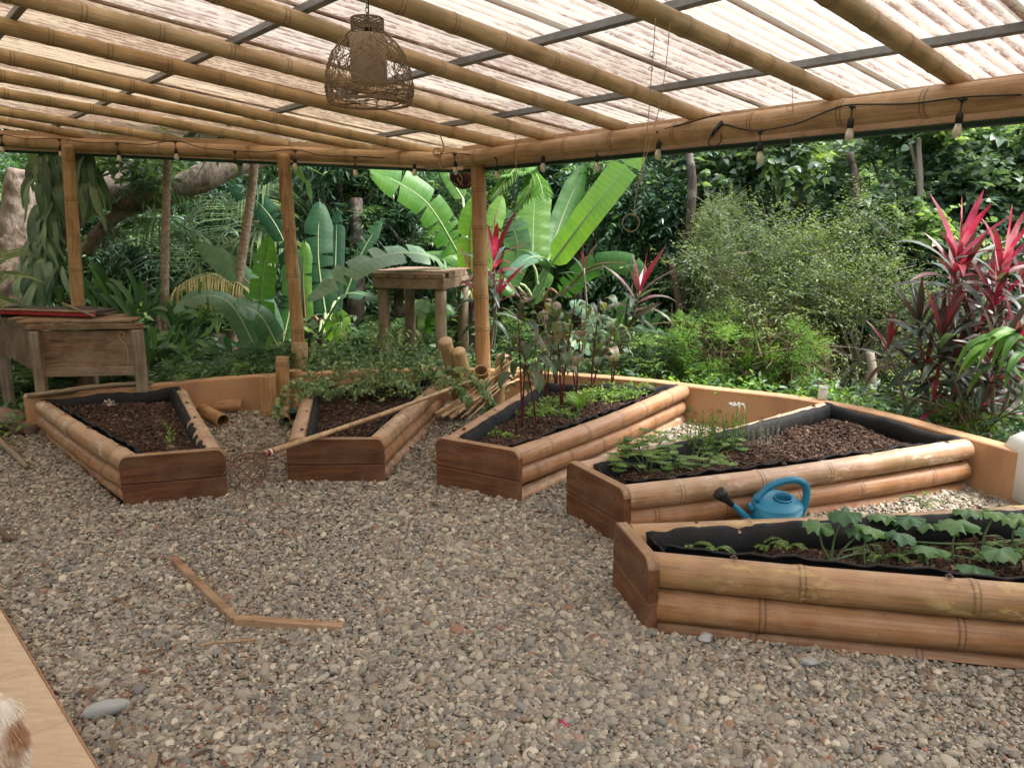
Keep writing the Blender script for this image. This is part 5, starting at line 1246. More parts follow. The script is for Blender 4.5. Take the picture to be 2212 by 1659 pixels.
palm('palm', 'feathery palm with long drooping fronds between the two slim trunks', c, [
    ([c, a_(400, 560, 9.8), a_(400, 440, 9.6), a_(345, 400, 9.2)], 1.15, 46, .026, .55, (.1, .8)),
    ([c, a_(470, 540, 10), a_(505, 430, 9.8), a_(590, 395, 9.5)], 1.15, 46, .026, .6, (.1, .9)),
    ([c, a_(420, 560, 9.6), a_(360, 480, 9.2), a_(290, 470, 8.9)], .95, 40, .024, .6, (.1, .8)),
    ([c, a_(520, 560, 10), a_(560, 500, 9.8), a_(640, 520, 9.6)], .95, 42, .024, .7, (.3, 1)),
    ([c, a_(440, 600, 9.6), a_(430, 520, 9.4), a_(400, 500, 9.2)], .9, 40, .024, .6, (.2, 1)),
    ([c, a_(500, 600, 9.8), a_(545, 470, 9.6), a_(570, 430, 9.4)], .8, 40, .024, .6, (.4, 1))], 'l_palm', trunk=([c-Vector((0, 0, .6)), c], [.16, .13, .12, .12, .11, .11, .1, .1, .1, .1, .1]))
c = a_(380, 790, 8.6)
palm('palm_frond', 'arching yellowed palm frond low in front of the green palm', c, [([a_(365, 650, 8.6), a_(400, 610, 8.5), a_(460, 590, 8.4), a_(530, 620, 8.2)], .42, 40, .016, 1.0, (.2, 1))], 'l_palm_dry', 'palm frond', None)
c = a_(-40, 620, 6.8)
palm('palm', 'spiky green fan leaves entering at the left edge above the box table', c, [([a_(-50, 610, 6.8), a_(-20, 570, 6.8), a_(20, 540, 6.7)], .34, 18, .03, .1, (.4, 1)), ([a_(-50, 610, 6.8), a_(-10, 590, 6.8), a_(50, 600, 6.6)], .34, 18, .03, .2, (.5, 1)), ([a_(-50, 640, 6.8), a_(-20, 640, 6.7), a_(20, 655, 6.6)], .25, 14, .03, .3, (.4, 1))], 'l_palm')
c = a_(1110, 350, 8.0)
palm('fern', 'bright fern fronds hanging down beside the corner post', c, [([a_(1130, 345, 8.0), a_(1100, 380, 7.9), a_(1060, 430, 7.8)], .20, 34, .022, .1, (.1, .9)), ([a_(1140, 345, 8.1), a_(1150, 400, 8), a_(1110, 460, 7.9)], .22, 34, .022, .1, (.1, .9)), ([a_(1120, 345, 8.1), a_(1160, 380, 8), a_(1175, 430, 7.9)], .20, 34, .022, .1, (.2, .9)), ([a_(1180, 345, 8.1), a_(1130, 370, 8), a_(1085, 380, 7.9)], .20, 34, .022, .1, (.4, 1))], 'l_fern', 'fern', None)
def ginger(label, base, stalks, ll=.34, lw=.075, mat='l_ginger', name='ginger_plant', cat='ginger plant'):
    base = Vector(base); t = empty(name, base, label, cat, 'leafy ginger and lily clumps beyond the wall'); mb = MB(); lfs = []
    for p, k in stalks:
        p = Vector(p); b = base+Vector((random.uniform(-.2, .2), random.uniform(-.2, .2), 0)); sp = smooth_path([b, b.lerp(p, .5)+Vector((0, 0, .12)), p], k+3)
        tube(mb, sp, [.011*(1-.6*i/(k+3)) for i in range(k+4)], 6, 1, .5, False)
        for i in range(2, k+4):
            d = (sp[i]-sp[i-1]).normalized(); s = d.cross(Vector((0, -1, .2))).normalized()*(1 if i % 2 else -1); q = sp[i]; l = ll*random.uniform(.8, 1.15)
            e_ = random.uniform(.2, .9); lf_ = MB(); lfs.append(lf_); ribbon(lf_, [q, q+(s*.5*e_+d*.8)*l*.4, q+(s*.75*e_+d*.75)*l*.8+Vector((0, -.03, 0)), q+(s*.9*e_+d*.75)*l+Vector((0, -.04, -.05*e_))], lw, (0, -.75, .7), 7, .35, 0, random.random(), 'lance', 0, .03)
    mb.build('stalk', [M[mat], M['stem_green']], t)
    for m_ in lfs: m_.build('leaf', M[mat], t)
    return t
ginger('broad leaved clump right beside the leftmost post above the box table', a_(225, 720, 8.7), [(a_(205, 640, 8.7), 3), (a_(235, 630, 8.6), 3), (a_(250, 650, 8.6), 2)], .42, .085)
ginger('lily like clump with arching leaves right of the box table', a_(290, 740, 8.4), [(a_(275, 650, 8.4), 4), (a_(300, 650, 8.3), 5), (a_(325, 670, 8.2), 4)], .40, .06)
ginger('ginger stalks arching over between the slim ringed trunk and banana leaves', a_(350, 810, 8.2), [(a_(425, 650, 8.2), 6), (a_(445, 680, 8.1), 6), (a_(390, 680, 8.1), 6), (a_(430, 730, 8.0), 5)], .38, .065)
ginger('low ginger leaves behind the wall under the slim ringed trunk', a_(335, 820, 7.9), [(a_(325, 740, 7.9), 4), (a_(350, 750, 7.8), 4), (a_(390, 760, 7.8), 4), (a_(420, 775, 7.8), 4)], .30, .065)
ginger('low leafy clump behind the wall beneath the leaning trunk', a_(530, 810, 7.9), [(a_(480, 760, 7.9), 4), (a_(530, 750, 8), 4), (a_(560, 745, 8), 4), (a_(595, 770, 7.8), 4)], .28, .07)
ginger('leafy clump beyond the leftmost post at the table back', a_(140, 700, 9.0), [(a_(130, 610, 9.0), 3), (a_(150, 620, 8.9), 3), (a_(105, 650, 8.9), 3)], .40, .09)
ginger('blue green leafy clump behind the middle bed and cordyline', a_(1420, 800, 7.6), [(a_(1400, 700, 7.6), 6), (a_(1450, 740, 7.5), 6), (a_(1370, 760, 7.3), 6), (a_(1330, 770, 7.2), 5)], .28, .06)
# strap leaved climber hanging from the big trunk
def straps(label, spots, base):
    t = empty('strap_leaf_climber', base, label, 'climbing plant'); lfs = []
    for (u, v, Y, n, rad) in spots:
        for i in range(n):
            p = a_(u+random.gauss(0, rad), v+random.uniform(-.5, .5)*60, Y+random.uniform(-.15, .15)); l = random.uniform(.28, .55); dx = random.uniform(-.12, .12)
            mb = MB(); lfs.append(mb); ribbon(mb, [p, p+Vector((dx*.5, -.06, -l*.25)), p+Vector((dx+.03*math.sin(i), -.08, -l*.65)), p+Vector((dx*1.3, -.06, -l))], random.uniform(.05, .10), (dx*2+random.uniform(-.4, .4), -1, .3), 8, .35, 0, random.random()**1.2, 'lance', 0, .07)
    for m_ in lfs: m_.build('leaf', M['l_strap'], t)
    mb = MB(); tube(mb, smooth_path([a_(150, 300, 8.9), a_(140, 420, 8.9), a_(120, 640, 8.9)], 12), .03, 6, wob=.2); mb.build('stem', M['bark_dark'], t)
straps('curtain of long wavy strap leaves hanging either side of the leftmost post', [(95, 340, 8.7, 26, 14), (110, 400, 8.7, 28, 16), (100, 470, 8.7, 28, 16), (95, 530, 8.7, 26, 18), (85, 580, 8.6, 20, 20), (188, 330, 8.6, 28, 10), (192, 380, 8.6, 20, 8), (130, 320, 8.7, 16, 20)], a_(130, 640, 8.9))

# ------------------------------------------------------------------ trees
def limb(mb, pts, r0, r1, n=16, ns=14, wob=.08, mi=0):
    if r0 > .08:
        from mathutils import noise as mn
        k0 = len(mb.v); sp = smooth_path(pts, n); tube(mb, sp, [r0+(r1-r0)*(i/n) for i in range(n+1)], ns, mi)
        V = mb.v[k0]
        for i in range(n+1):
            c = np.array(sp[i])
            for j in range(ns):
                q = i*ns+j; p = Vector(V[q]); d = V[q]-c; V[q] = c+d*(1+.22*mn.noise(p*1.9)+.10*mn.noise(p*6)+.06*mn.noise(p*17))
        return
    sp = smooth_path(pts, n); sp = [p+Vector((random.gauss(0, 1), random.gauss(0, 1), random.gauss(0, 1)))*r0*.045 for p in sp]
    tube(mb, sp, [r0+(r1-r0)*(i/n) for i in range(n+1)], ns, mi, wob=wob)
old = empty('old_tree', a_(20, 780, 9.5), 'massive old tree with sawn trunk and rough pinkish limb reaching right', 'tree')
mb = MB(); limb(mb, [a_(0, 800, 9.5), a_(28, 640, 9.5), a_(35, 520, 9.5), a_(48, 368, 9.5)], .50, .14, 60, 48, .04); mb.build('trunk', M['bark'], old)
mb = MB(); limb(mb, [a_(70, 560, 9.5), a_(190, 430, 9.3), a_(270, 428, 9.2), a_(400, 400, 9.2), a_(500, 360, 9.4), a_(640, 320, 9.8)], .19, .12, 90, 40, .07); mb.build('limb', M['bark'], old)
mb = MB(); limb(mb, [a_(185, 545, 9.2), a_(230, 485, 9.2), a_(290, 450, 9.3), a_(420, 420, 9.6)], .085, .06, 30, 14, .08); mb.build('limb', M['bark'], old)
mb = MB(); limb(mb, [a_(225, 400, 9.4), a_(260, 370, 9.6), a_(285, 330, 9.8)], .10, .06, 20, 14, .1); mb.build('limb', M['bark'], old)
# leafy sprays growing on the limb
mb = MB(); B_ = []; D_2 = []
for (u, v) in ((230, 350), (260, 345), (300, 365), (320, 360), (340, 380), (360, 350), (300, 400), (345, 410), (250, 360), (330, 345)):
    for k in range(6): B_.append(a_(u+random.uniform(-14, 14), v+random.uniform(-12, 12), 8.9+random.uniform(-.2, .3))); D_2.append((random.uniform(-1, 1), random.uniform(-.8, 0), random.uniform(-.4, .7)))
twigs(mb, np.array([tuple(q) for q in B_]), np.array(D_2), .22, 7, .16, .045, .35, 'lance'); tag(mb.build('foliage', M['l_mid'], old), kind='stuff')

def slim(label, pts, r0, r1, roots=False):
    t = empty('slim_tree', pts[0], label, 'tree'); mb = MB(); n = 80; sp = smooth_path(pts, n)
    tube(mb, sp, [(r0+(r1-r0)*i/n)*(1+.10*(i % 2)) for i in range(n+1)], 12, wob=.06); mb.build('trunk', M['bark_pale'], t)
    if roots:
        mb = MB()
        for k in range(5): a = k*1.3; q = Vector(pts[0]); tube(mb, smooth_path([q+Vector((math.cos(a)*.22, math.sin(a)*.1, -.1)), q+Vector((math.cos(a)*.1, math.sin(a)*.07, .1)), q+Vector((math.cos(a)*.02, -.06, .35+.1*k))], 8), .022, 6, wob=.1)
        mb.build('root', M['bark_pale'], t)
    mb = MB(); top = Vector(pts[-1]); B_ = [top+Vector((0, 0, .3*random.random())) for _ in range(30)]; twigs(mb, np.array([tuple(q) for q in B_]), rdir(30, .3), .8, 9, .3, .09, .5, 'lance'); tag(mb.build('crown', M['l_mid'], t), kind='stuff')
slim('slim upright ringed trunk rising just left of the leaning one', [a_(358, 825, 8.5), a_(356, 600, 8.5), a_(361, 340, 8.55), a_(362, 150, 8.9)], .046, .034, True)
slim('slim pale ringed trunk leaning right between the leftmost and peeling posts', [a_(500, 805, 8.3), a_(515, 620, 8.35), a_(540, 440, 8.4), a_(553, 330, 8.5), a_(570, 180, 8.7)], .044, .044)

_cm = {}
def crown_mesh(kind, seed, mats, clumps_n=26, nt_=46, tl=.42, k=8, ll=.13, lw=.06, rad=(1.6, 1.2, 1.5), shape='quad', droop=.35, crad=.42, shell=.35):
    """unit crown around the origin; shared between trees that are alike"""
    key = (kind, seed)
    if key in _cm: return _cm[key]
    mb = MB(); st = np.random.get_state(); C_ = clumps((0, 0, 0), rad, clumps_n, shell)*rng.uniform(.72, 1.22, (clumps_n, 1)); B_, D_ = [], []
    for c in C_:
        o = unit(c[None]+1e-3)[0]; m = nt_; b = c+rng.normal(size=(m, 3))*crad*.55*np.array([1, 1, .75]); d = rdir(m)+o*.7+np.array([0, 0, .1]); B_.append(b); D_.append(d)
    tw = np.concatenate([np.full(nt_, rng.uniform(.1, .75) if rng.random() > .13 else .98)+rng.normal(size=nt_)*.1 for _ in C_])
    twigs(mb, np.concatenate(B_), np.concatenate(D_), tl, k, ll, lw, droop, shape, 0, tint=tw)
    me = mb.mesh(kind+'_crown', mats); _cm[key] = (me, C_); return _cm[key]
KINDS_ = {
 'dark':  dict(mats=[M['l_dark']], clumps_n=30, nt_=60, tl=.40, k=9, ll=.22, lw=.055, shape='quad', droop=.7),
 'mango': dict(mats=[M['l_dark']], clumps_n=30, nt_=52, tl=.34, k=9, ll=.24, lw=.05, shape='quad', droop=.5),
 'comp':  dict(mats=[M['l_dark']], clumps_n=30, nt_=34, tl=.55, k=14, ll=.14, lw=.062, shape='lance', droop=.45),
 'mid':   dict(mats=[M['l_mid']], clumps_n=30, nt_=50, tl=.34, k=8, ll=.15, lw=.055, shape='quad', droop=.3),
 'heart': dict(mats=[M['l_heart']], clumps_n=34, nt_=44, tl=.5, k=8, ll=.13, lw=.125, shape='heart', droop=.35),
 'olive': dict(mats=[M['l_olive']], clumps_n=50, nt_=80, tl=.36, k=10, ll=.06, lw=.03, shape='quad', droop=.1, crad=.5),
 'bright': dict(mats=[M['l_bright']], clumps_n=40, nt_=50, tl=.28, k=12, ll=.075, lw=.022, shape='quad', droop=.1, crad=.4),
}
def tree(kind, seed, c, s, label, cat='tree', name='tree', foot=None, rz=0.0, group=None, trunk='bark_dark', tr=.10, twiggy=0, stems=1, mat=None):
    """c crown centre, s scale (x,y,z) of the unit crown; limbs run from the trunk into the clumps"""
    c = Vector(c); me, C_ = crown_mesh(kind, seed, **KINDS_[kind]); base = Vector((c.x, c.y, float(terrain_z(c.x, c.y))-.1)) if foot is None else Vector(foot)
    t = empty(name, base, label, cat, group)
    o = bpy.data.objects.new('crown', me); COL.objects.link(o); o.parent = t; o.location = c-base; o.scale = s; o.rotation_euler = (0, 0, rz); tag(o, kind='stuff')
    mb = MB(); R = Matrix.Rotation(rz, 3, 'Z')
    def W(q): return c+R @ Vector((q[0]*s[0], q[1]*s[1], q[2]*s[2]))
    top = c+Vector((0, 0, -.2*s[2]))
    for k in range(stems):
        b = base+Vector((random.uniform(-.25, .25), random.uniform(-.15, .15), 0))*(stems > 1); tp = top+Vector((random.uniform(-.8, .8)*s[0], 0, random.uniform(-.3, .6)*s[2]))*(stems > 1)
        limb(mb, [b, b.lerp(tp, .5)+Vector((random.uniform(-.1, .1), 0, 0)), tp], tr, tr*.6, 10, 9)
    idx = rng.permutation(len(C_))[:14+twiggy]
    for j, i in enumerate(idx):
        e = W(C_[i]); b = base.lerp(top, random.uniform(.45, 1.0)); m = b.lerp(e, .5)+Vector((0, 0, .12))
        limb(mb, [b, m, e], tr*.38 if j < 14 else .009, .006 if twiggy else .012, 9, 5)
        if twiggy:
            for _ in range(3): e2 = e+Vector(rdir(1)[0])*.35; tube(mb, [m.lerp(e, .6), e, e2], [.008, .006, .003], 4, 0, .5, False)
    mb.build('trunk', M[trunk], t); return t
TG = 'forest trees standing behind the garden'
def px_tree(kind, seed, u, v, Y, w, h, label, **k):
    """crown centred on (u,v) at distance Y, w and h its size in the photograph's pixels"""
    c = a_(u, v, Y); m = Y*1.0/FF; return tree(kind, seed, c, (w*m/3.2, max(w, h)*m/3.0*.8, h*m/3.0), label, **k)
k2 = dict(group=TG)
# nearer masses
px_tree('dark', 0, 745, 430, 10.5, 260, 300, 'dark glossy tree filling the view above the plant stand', **k2)
px_tree('dark', 1, 690, 380, 11.5, 240, 260, 'dark tree right behind the peeling middle post', **k2)
px_tree('mid', 0, 900, 440, 11.0, 230, 300, 'lighter leafy tree behind the large slanting banana leaf', **k2)
px_tree('mango', 2, 870, 520, 10.2, 260, 180, 'dark shrubby tree low behind the plant stand', **k2)
px_tree('comp', 0, 1430, 400, 10.0, 330, 280, 'tree with paired drooping leaflets right of the slanting banana leaf', tr=.07, **k2)
px_tree('comp', 1, 1500, 500, 9.8, 330, 300, 'dark tree with paired leaflets left of the twiggy bush', tr=.07, **k2)
px_tree('comp', 2, 1260, 380, 11.5, 330, 300, 'dark tree behind the tall banana plant', **k2)
px_tree('heart', 0, 1690, 420, 9.6, 380, 340, 'heart leaved creeper covered tree above the twiggy bush', trunk='stem_grey', tr=.05, stems=3, **k2)
px_tree('heart', 1, 1960, 400, 9.0, 420, 330, 'heart leaved creeper covered tree behind the pink cordyline', trunk='stem_grey', tr=.06, stems=3, **k2)
px_tree('heart', 0, 1880, 600, 8.6, 420, 360, 'tangle of heart leaved creeper between twiggy bush and cordyline', trunk='stem_grey', tr=.03, stems=3, rz=2.0, **k2)
px_tree('heart', 1, 2190, 520, 8.6, 330, 460, 'heart leaved creeper covered tree at the right edge', trunk='stem_grey', tr=.05, rz=2.4, stems=2, **k2)
SG = 'bushes just beyond the curved wall'
px_tree('olive', 0, 1690, 640, 7.9, 500, 400, 'grey green twiggy bush in the middle of the right hand side', cat='bush', name='twiggy_bush', trunk='stem_grey', tr=.022, twiggy=30, stems=7, group=SG)
px_tree('olive', 1, 1850, 740, 7.3, 400, 360, 'darker twiggy bush behind the jar on the wall', cat='bush', name='twiggy_bush', trunk='stem_grey', tr=.02, twiggy=30, stems=6, group=SG)
px_tree('olive', 1, 1560, 560, 8.6, 260, 260, 'twiggy bush top behind the bright green shrub', cat='bush', name='twiggy_bush', trunk='stem_grey', tr=.02, twiggy=24, stems=5, rz=1, group=SG)
px_tree('bright', 0, 1560, 755, 7.1, 250, 190, 'bright yellow green shrub right behind the wall by the middle bed', cat='shrub', name='bright_shrub', trunk='stem_brown', tr=.012, twiggy=14, stems=6, group=SG)
px_tree('bright', 1, 1700, 775, 6.8, 150, 190, 'smaller bright shrub with bare brown stems left of the jar', cat='shrub', name='bright_shrub', trunk='stem_brown', tr=.012, twiggy=12, stems=5, group=SG)
px_tree('bright', 1, 2080, 905, 5.2, 150, 90, 'low bright herb shrub under the red cordylines by the wall', cat='shrub', name='bright_shrub', trunk='stem_brown', tr=.008, twiggy=4, stems=4, rz=2, group=SG)
px_tree('mid', 0, 1380, 790, 7.2, 220, 130, 'low leafy shrub behind the far end of the middle bed', cat='shrub', name='low_shrub', tr=.015, stems=3, group=SG)
px_tree('mid', 1, 560, 790, 7.5, 250, 110, 'low leafy shrub behind the wall between the peeling post and the leftmost bed', cat='shrub', name='low_shrub', tr=.015, stems=3, group=SG)
px_tree('mid', 1, 820, 770, 8.8, 330, 150, 'low leafy shrub around the feet of the plant stand', cat='shrub', name='low_shrub', tr=.015, stems=3, rz=1.5, group=SG)
px_tree('mid', 0, 1080, 770, 8.6, 230, 160, 'low leafy shrub behind the corner post', cat='shrub', name='low_shrub', tr=.015, stems=3, rz=2.5, group=SG)
px_tree('mid', 0, 180, 780, 8.0, 330, 150, 'low greenery seen through the legs of the box table', cat='shrub', name='low_shrub', tr=.015, stems=3, rz=.5, group=SG)
px_tree('mango', 2, 260, 520, 10.6, 260, 200, 'shaded shrub under the low limb of the old tree', cat='shrub', name='shaded_shrub', tr=.03, stems=3, group=SG)
px_tree('mid', 1, 60, 460, 12.0, 360, 330, 'leafy tree behind the old sawn trunk', rz=.7, **k2)
px_tree('olive', 0, 300, 380, 12.5, 380, 260, 'yellowish small leaved tree above the long rough limb', trunk='stem_grey', rz=2, **k2)
px_tree('dark', 0, 520, 420, 12.6, 360, 320, 'dark tree behind the feathery palm', rz=1.4, **k2)
px_tree('mid', 0, 1120, 470, 12.4, 330, 300, 'leafy tree in the gap behind the corner post', rz=3.3, **k2)
# forest wall behind
far = [(-380, 420, 13, 'mid'), (-160, 350, 15, 'dark'), (60, 330, 17, 'mid'), (280, 340, 18, 'dark'), (500, 330, 16.5, 'mid'), (720, 330, 17.5, 'mango'), (930, 330, 16, 'mid'), (1130, 320, 17, 'dark'), (1340, 300, 16, 'mango'), (1550, 300, 17, 'mid'),
       (1760, 270, 15.5, 'heart'), (1960, 260, 16.5, 'mid'), (2170, 250, 15, 'heart'), (2400, 260, 14, 'mid'), (2650, 320, 13, 'dark'), (200, 560, 14, 'dark'), (480, 600, 14.5, 'mango'), (760, 600, 14, 'dark'), (1000, 620, 14.5, 'mid'), (1260, 600, 14, 'dark'), (1500, 640, 13.5, 'mango'), (1760, 620, 13, 'mid'), (2020, 640, 12.5, 'dark'), (2280, 620, 11.5, 'mid')]
words_ = ['far left outside the pergola', 'left beyond the sawn trunk', 'behind the sawn trunk', 'above the rough limb', 'high behind the leaning slim trunk', 'high behind the peeling post', 'high above the plant stand', 'high behind the corner post', 'high above the slanting banana leaf', 'high above the paired leaflet trees',
          'high above the twiggy bush', 'high behind the pale thin stems', 'high above the pink cordyline', 'beyond the right edge up high', 'beyond the right edge by the eave', 'low behind the leftmost post', 'low behind the feathery palm', 'low behind the dark banana', 'low behind the plant stand', 'low behind the tall banana plant', 'low behind the leaning cordyline', 'low behind the bright shrub', 'low behind the heart leaved creepers', 'low beyond the right edge']
for i, ((u, v, Y, kd), wd) in enumerate(zip(far, words_)):
    px_tree(kd, {'dark': i % 2, 'mango': 2, 'mid': i % 2, 'heart': i % 2}[kd], u, v, Y, 380, 420 if v < 450 else 300, 'background forest tree '+wd, rz=i*1.3, tr=.16, **k2)
# thin tree stems standing in the greenery at the right
for i, (u0, v0, u1, v1, Y, r, mt, lab) in enumerate(((1850, 560, 1835, 330, 8.4, .05, 'bark_dark', 'dark forked stem in the creeper left of the pale ones'), (1970, 620, 1985, 300, 8.2, .035, 'stem_grey', 'pale bare stem high behind the pink cordyline'), (1990, 600, 1965, 300, 8.3, .025, 'stem_grey', 'thinner pale bare stem crossing the first one'),
      (1470, 800, 1450, 560, 8.4, .045, 'stem_brown', 'slim brown trunk left of the bright shrub'), (1525, 800, 1535, 560, 8.6, .05, 'stem_brown', 'slim brown trunk behind the bright shrub'), (1480, 560, 1490, 330, 8.8, .06, 'bark_dark', 'dark trunk among the paired leaflets'), (760, 640, 770, 430, 9.9, .12, 'bark_dark', 'dark trunk in the shade behind the dark banana leaves'), (1870, 880, 1880, 760, 6.6, .05, 'stem_grey', 'grey stump like trunk behind the jar'))):
    t = empty('slim_tree', a_(u0, v0, Y), lab, 'tree'); mb = MB(); b = a_(u0, v0, Y); b.z = min(b.z, float(terrain_z(b.x, b.y))); limb(mb, [b, a_((u0+u1)/2+8, (v0+v1)/2, Y), a_(u1, v1, Y+.1)], r, r*.7, 12, 9); mb.build('trunk', M[mt], t)
for i, (kd, sd_, x, y, z, s, lab) in enumerate((('mid', 0, 4.6, 4.2, .35, .38, 'leafy shrub outside the wall beyond the white canister'), ('bright', 0, 4.9, 2.6, .3, .45, 'bright shrub outside the wall beyond the end of the nearest bed'),
      ('heart', 0, 6.4, 5.4, 1.3, .9, 'creeper covered bush farther out beyond the right end of the wall'), ('mid', 1, 6.6, 3.0, 1.1, .9, 'large leafy bush beside the right end of the pergola'), ('olive', 0, 7.6, 1.0, 1.2, .9, 'twiggy bush outside the pergola at its right hand side'), ('mango', 2, -7.2, 4.6, 1.2, .9, 'dark leafy bush outside the pergola at its left hand side'))):
    tree(kd, sd_, (x, y, z), (s, s, s), lab, cat='bush', name='garden_bush', stems=4, tr=.02, rz=i*1.1, group=SG)
# ground greenery beyond the wall
def greenery(name, label, n, region, ll, lw, mat, hgt=.5, k=9, shape='lance', tl=.3, cat='ground cover', up=.9):
    mb = MB(); pts = []
    while len(pts) < n:
        p = region(); pts.append((p[0], p[1], float(terrain_z(p[0], p[1]))+random.uniform(.02, hgt)))
    B_ = np.array(pts); D_ = rdir(n, .3)*.9+np.array([0, -.2, up]); twigs(mb, B_, D_, tl, k, ll, lw, .3, shape, 0, stem_mi=None)
    o = mb.build(name, M[mat]); tag(o, label, cat, None, 'stuff'); return o
def beyond(i0, i1, d0, d1):
    def f():
        i = random.uniform(i0, i1); j = int(i); p = wpath[j].lerp(wpath[min(j+1, 64)], i-j); t = (wpath[min(j+1, 64)]-wpath[max(j-1, 0)]).normalized(); nrm = Vector((-t.y, t.x, 0)); q = p+nrm*random.uniform(d0, d1); return q.x, q.y
    return f
greenery('undergrowth', 'ferny undergrowth close behind the curved wall', 900, beyond(4, 56, .18, 1.3), .085, .032, 'l_mid', .30)
greenery('undergrowth', 'small leaved undergrowth close behind the left part of the wall', 520, beyond(5, 26, .16, .8), .06, .03, 'l_mid', .35, 11, 'quad', .34)
greenery('undergrowth', 'broader weeds on the slope behind the garden', 700, lambda: (random.uniform(-8, 8), random.uniform(8, 12)), .16, .06, 'l_mid', .5, 7, 'quad', .4)
greenery('undergrowth', 'bright weeds behind the wall near the middle bed', 260, beyond(28, 42, .15, .6), .07, .03, 'l_bright', .25)
greenery('undergrowth', 'weeds at the left end of the wall by the boulders', 160, lambda: (random.uniform(-5.4, -3.75), random.uniform(5.5, 6.6)), .08, .035, 'l_mid', .2)

# ------------------------------------------------------------------ planting in the beds
def inbed(k, u, v): 
    f, soil, H, t = BEDS[k]; p = f(u, v); return Vector((p.x, p.y, soil+.005))
def plant(name, label, cat, build, base, group=None):
    t = empty(name, base, label, cat, group); build(t); return t
# red stemmed plants with drooping leaves
def amaranth(label, base, h, tops, lean=(0, 0)):
    base = Vector(base); t = empty('red_stemmed_plant', base, label, 'plant', 'tall red stemmed plants in the middle bed'); ms = MB(); lfs = []
    for (dx, dy, hh) in tops:
        top = base+Vector((dx, dy, hh)); sp = smooth_path([base, base+Vector((dx*.35, dy*.3, hh*.45)), top], 16); tube(ms, sp, [.0085-.005*i/16 for i in range(17)], 6, wob=.05)
        Pn, D = [], []
        for i in range(8, 17):
            for q in range(1): a = random.uniform(0, 6.28)+i*2.4; Pn.append(tuple(sp[i])); D.append((math.cos(a), math.sin(a), .25))
        for p_, d_ in zip(Pn, D):
            p_ = Vector(p_); d_ = Vector(d_); e = p_+d_*random.uniform(.04, .09); tube(ms, [p_, e], [.0025, .0018], 4, 0, .5, False); l = random.uniform(.10, .17)*(1 if hh > .5 else .75)
            ml = MB(); lfs.append(ml); ribbon(ml, [e, e+d_*l*.35+Vector((0, 0, .005)), e+d_*l*.6+Vector((0, 0, -l*.3)), e+d_*l*.7+Vector((0, 0, -l*.75))], l*.55, (d_.x*.6, d_.y*.6-.2, 1), 6, .3, 0, random.random(), 'lance', 0, .08)
    ms.build('stem', M['stem_red'], t)
    for m_ in lfs: m_.build('leaf', M['l_amar'], t)
f3 = BEDS[3][1]
for (u, v, lab, tops) in ((1128, 925, 'frontmost red stemmed plant, leaning left, in the middle bed', [(-.03, .0, .78), (.03, .02, .62)]), (1160, 925, 'red stemmed plant beside the frontmost one in the middle bed', [(-.12, 0, .62)]), (1212, 890, 'tallest red stemmed plant in the centre of the middle bed', [(.10, 0, .92), (-.04, .05, .75)]),
        (1245, 860, 'red stemmed plant at the back of the middle bed, left one', [(.03, 0, .75), (-.12, 0, .62)]), (1275, 855, 'red stemmed plant at the back of the middle bed, second one', [(.06, 0, .8), (.2, .0, .6)]), (1200, 850, 'slender red stemmed plant beside the corner canes', [(-.05, 0, .72), (.05, 0, .5)]), (1320, 845, 'rightmost red stemmed plant at the back of the middle bed', [(.02, 0, .62), (.1, 0, .5)]), (1180, 860, 'bushy low red stemmed plant near the left log of the middle bed', [(-.03, 0, .42), (.05, 0, .5)])):
    b = P(u, v, f3); amaranth(lab, b, 0, tops)
def herbclump(name, label, cat, pts, n, tl, k, ll, lw, mat, shape='quad', droop=.2, spread=.9, stem='stem_green', up=1.0, group=None, rad=.06):
    base = Vector(pts[0]); t = empty(name, base, label, cat, group); mb = MB(); B_, D_ = [], []
    for p in pts:
        for _ in range(n): B_.append((p[0]+random.gauss(0, rad), p[1]+random.gauss(0, rad), p[2]+random.uniform(0, .02))); D_.append((random.gauss(0, .5), random.gauss(0, .5), up))
    twigs(mb, np.array(B_), np.array(D_), tl, k, ll, lw, droop, shape, 0, stem_mi=1, spread=spread); tag(mb.build('leaves', [M[mat], M[stem]], t), kind='stuff')
f3s = f3
herbclump('parsley', 'spreading low herb patch at the back of the middle bed', 'herb', [P(u, v, f3s) for u, v in ((1240, 880), (1275, 870), (1310, 865), (1345, 862), (1380, 855), (1330, 850), (1295, 855))], 26, .14, 9, .04, .02, 'l_herb', 'quad', .4, rad=.07)
herbclump('weed_patch', 'low mint like weeds at the left side of the middle bed', 'herb', [P(u, v, f3s) for u, v in ((1165, 895), (1190, 880), (1150, 905), (1215, 905))], 16, .10, 6, .035, .022, 'l_herb', 'round', .3, rad=.05)
herbclump('seedling', 'two tiny curly seedlings at the front of the middle bed', 'herb', [P(1068, 942, f3s), P(1098, 948, f3s)], 14, .05, 6, .02, .012, 'l_bright', 'quad', .5, rad=.03)
t = empty('chard', P(1252, 890, f3s), 'small leafy green with pale stalks in the middle bed', 'vegetable'); mb = MB()
for i in range(9):
    a = i*.7; b = P(1252, 890, f3s); o = Vector((math.cos(a)*.5, math.sin(a)*.4, 1)); l = random.uniform(.13, .2); ribbon(mb, [b, b+o*l*.5, b+o*l*.8+Vector((math.cos(a)*.02, 0, -.01)), b+o*l+Vector((math.cos(a)*.05, 0, -.03))], .04, (-math.cos(a), -math.sin(a)-.5, .6), 7, .4, 0, .6, 'strap', 0, .08, 1, 1, 0, .004)
mb.build('leaf', [M['l_bright'], M['midrib']], t)
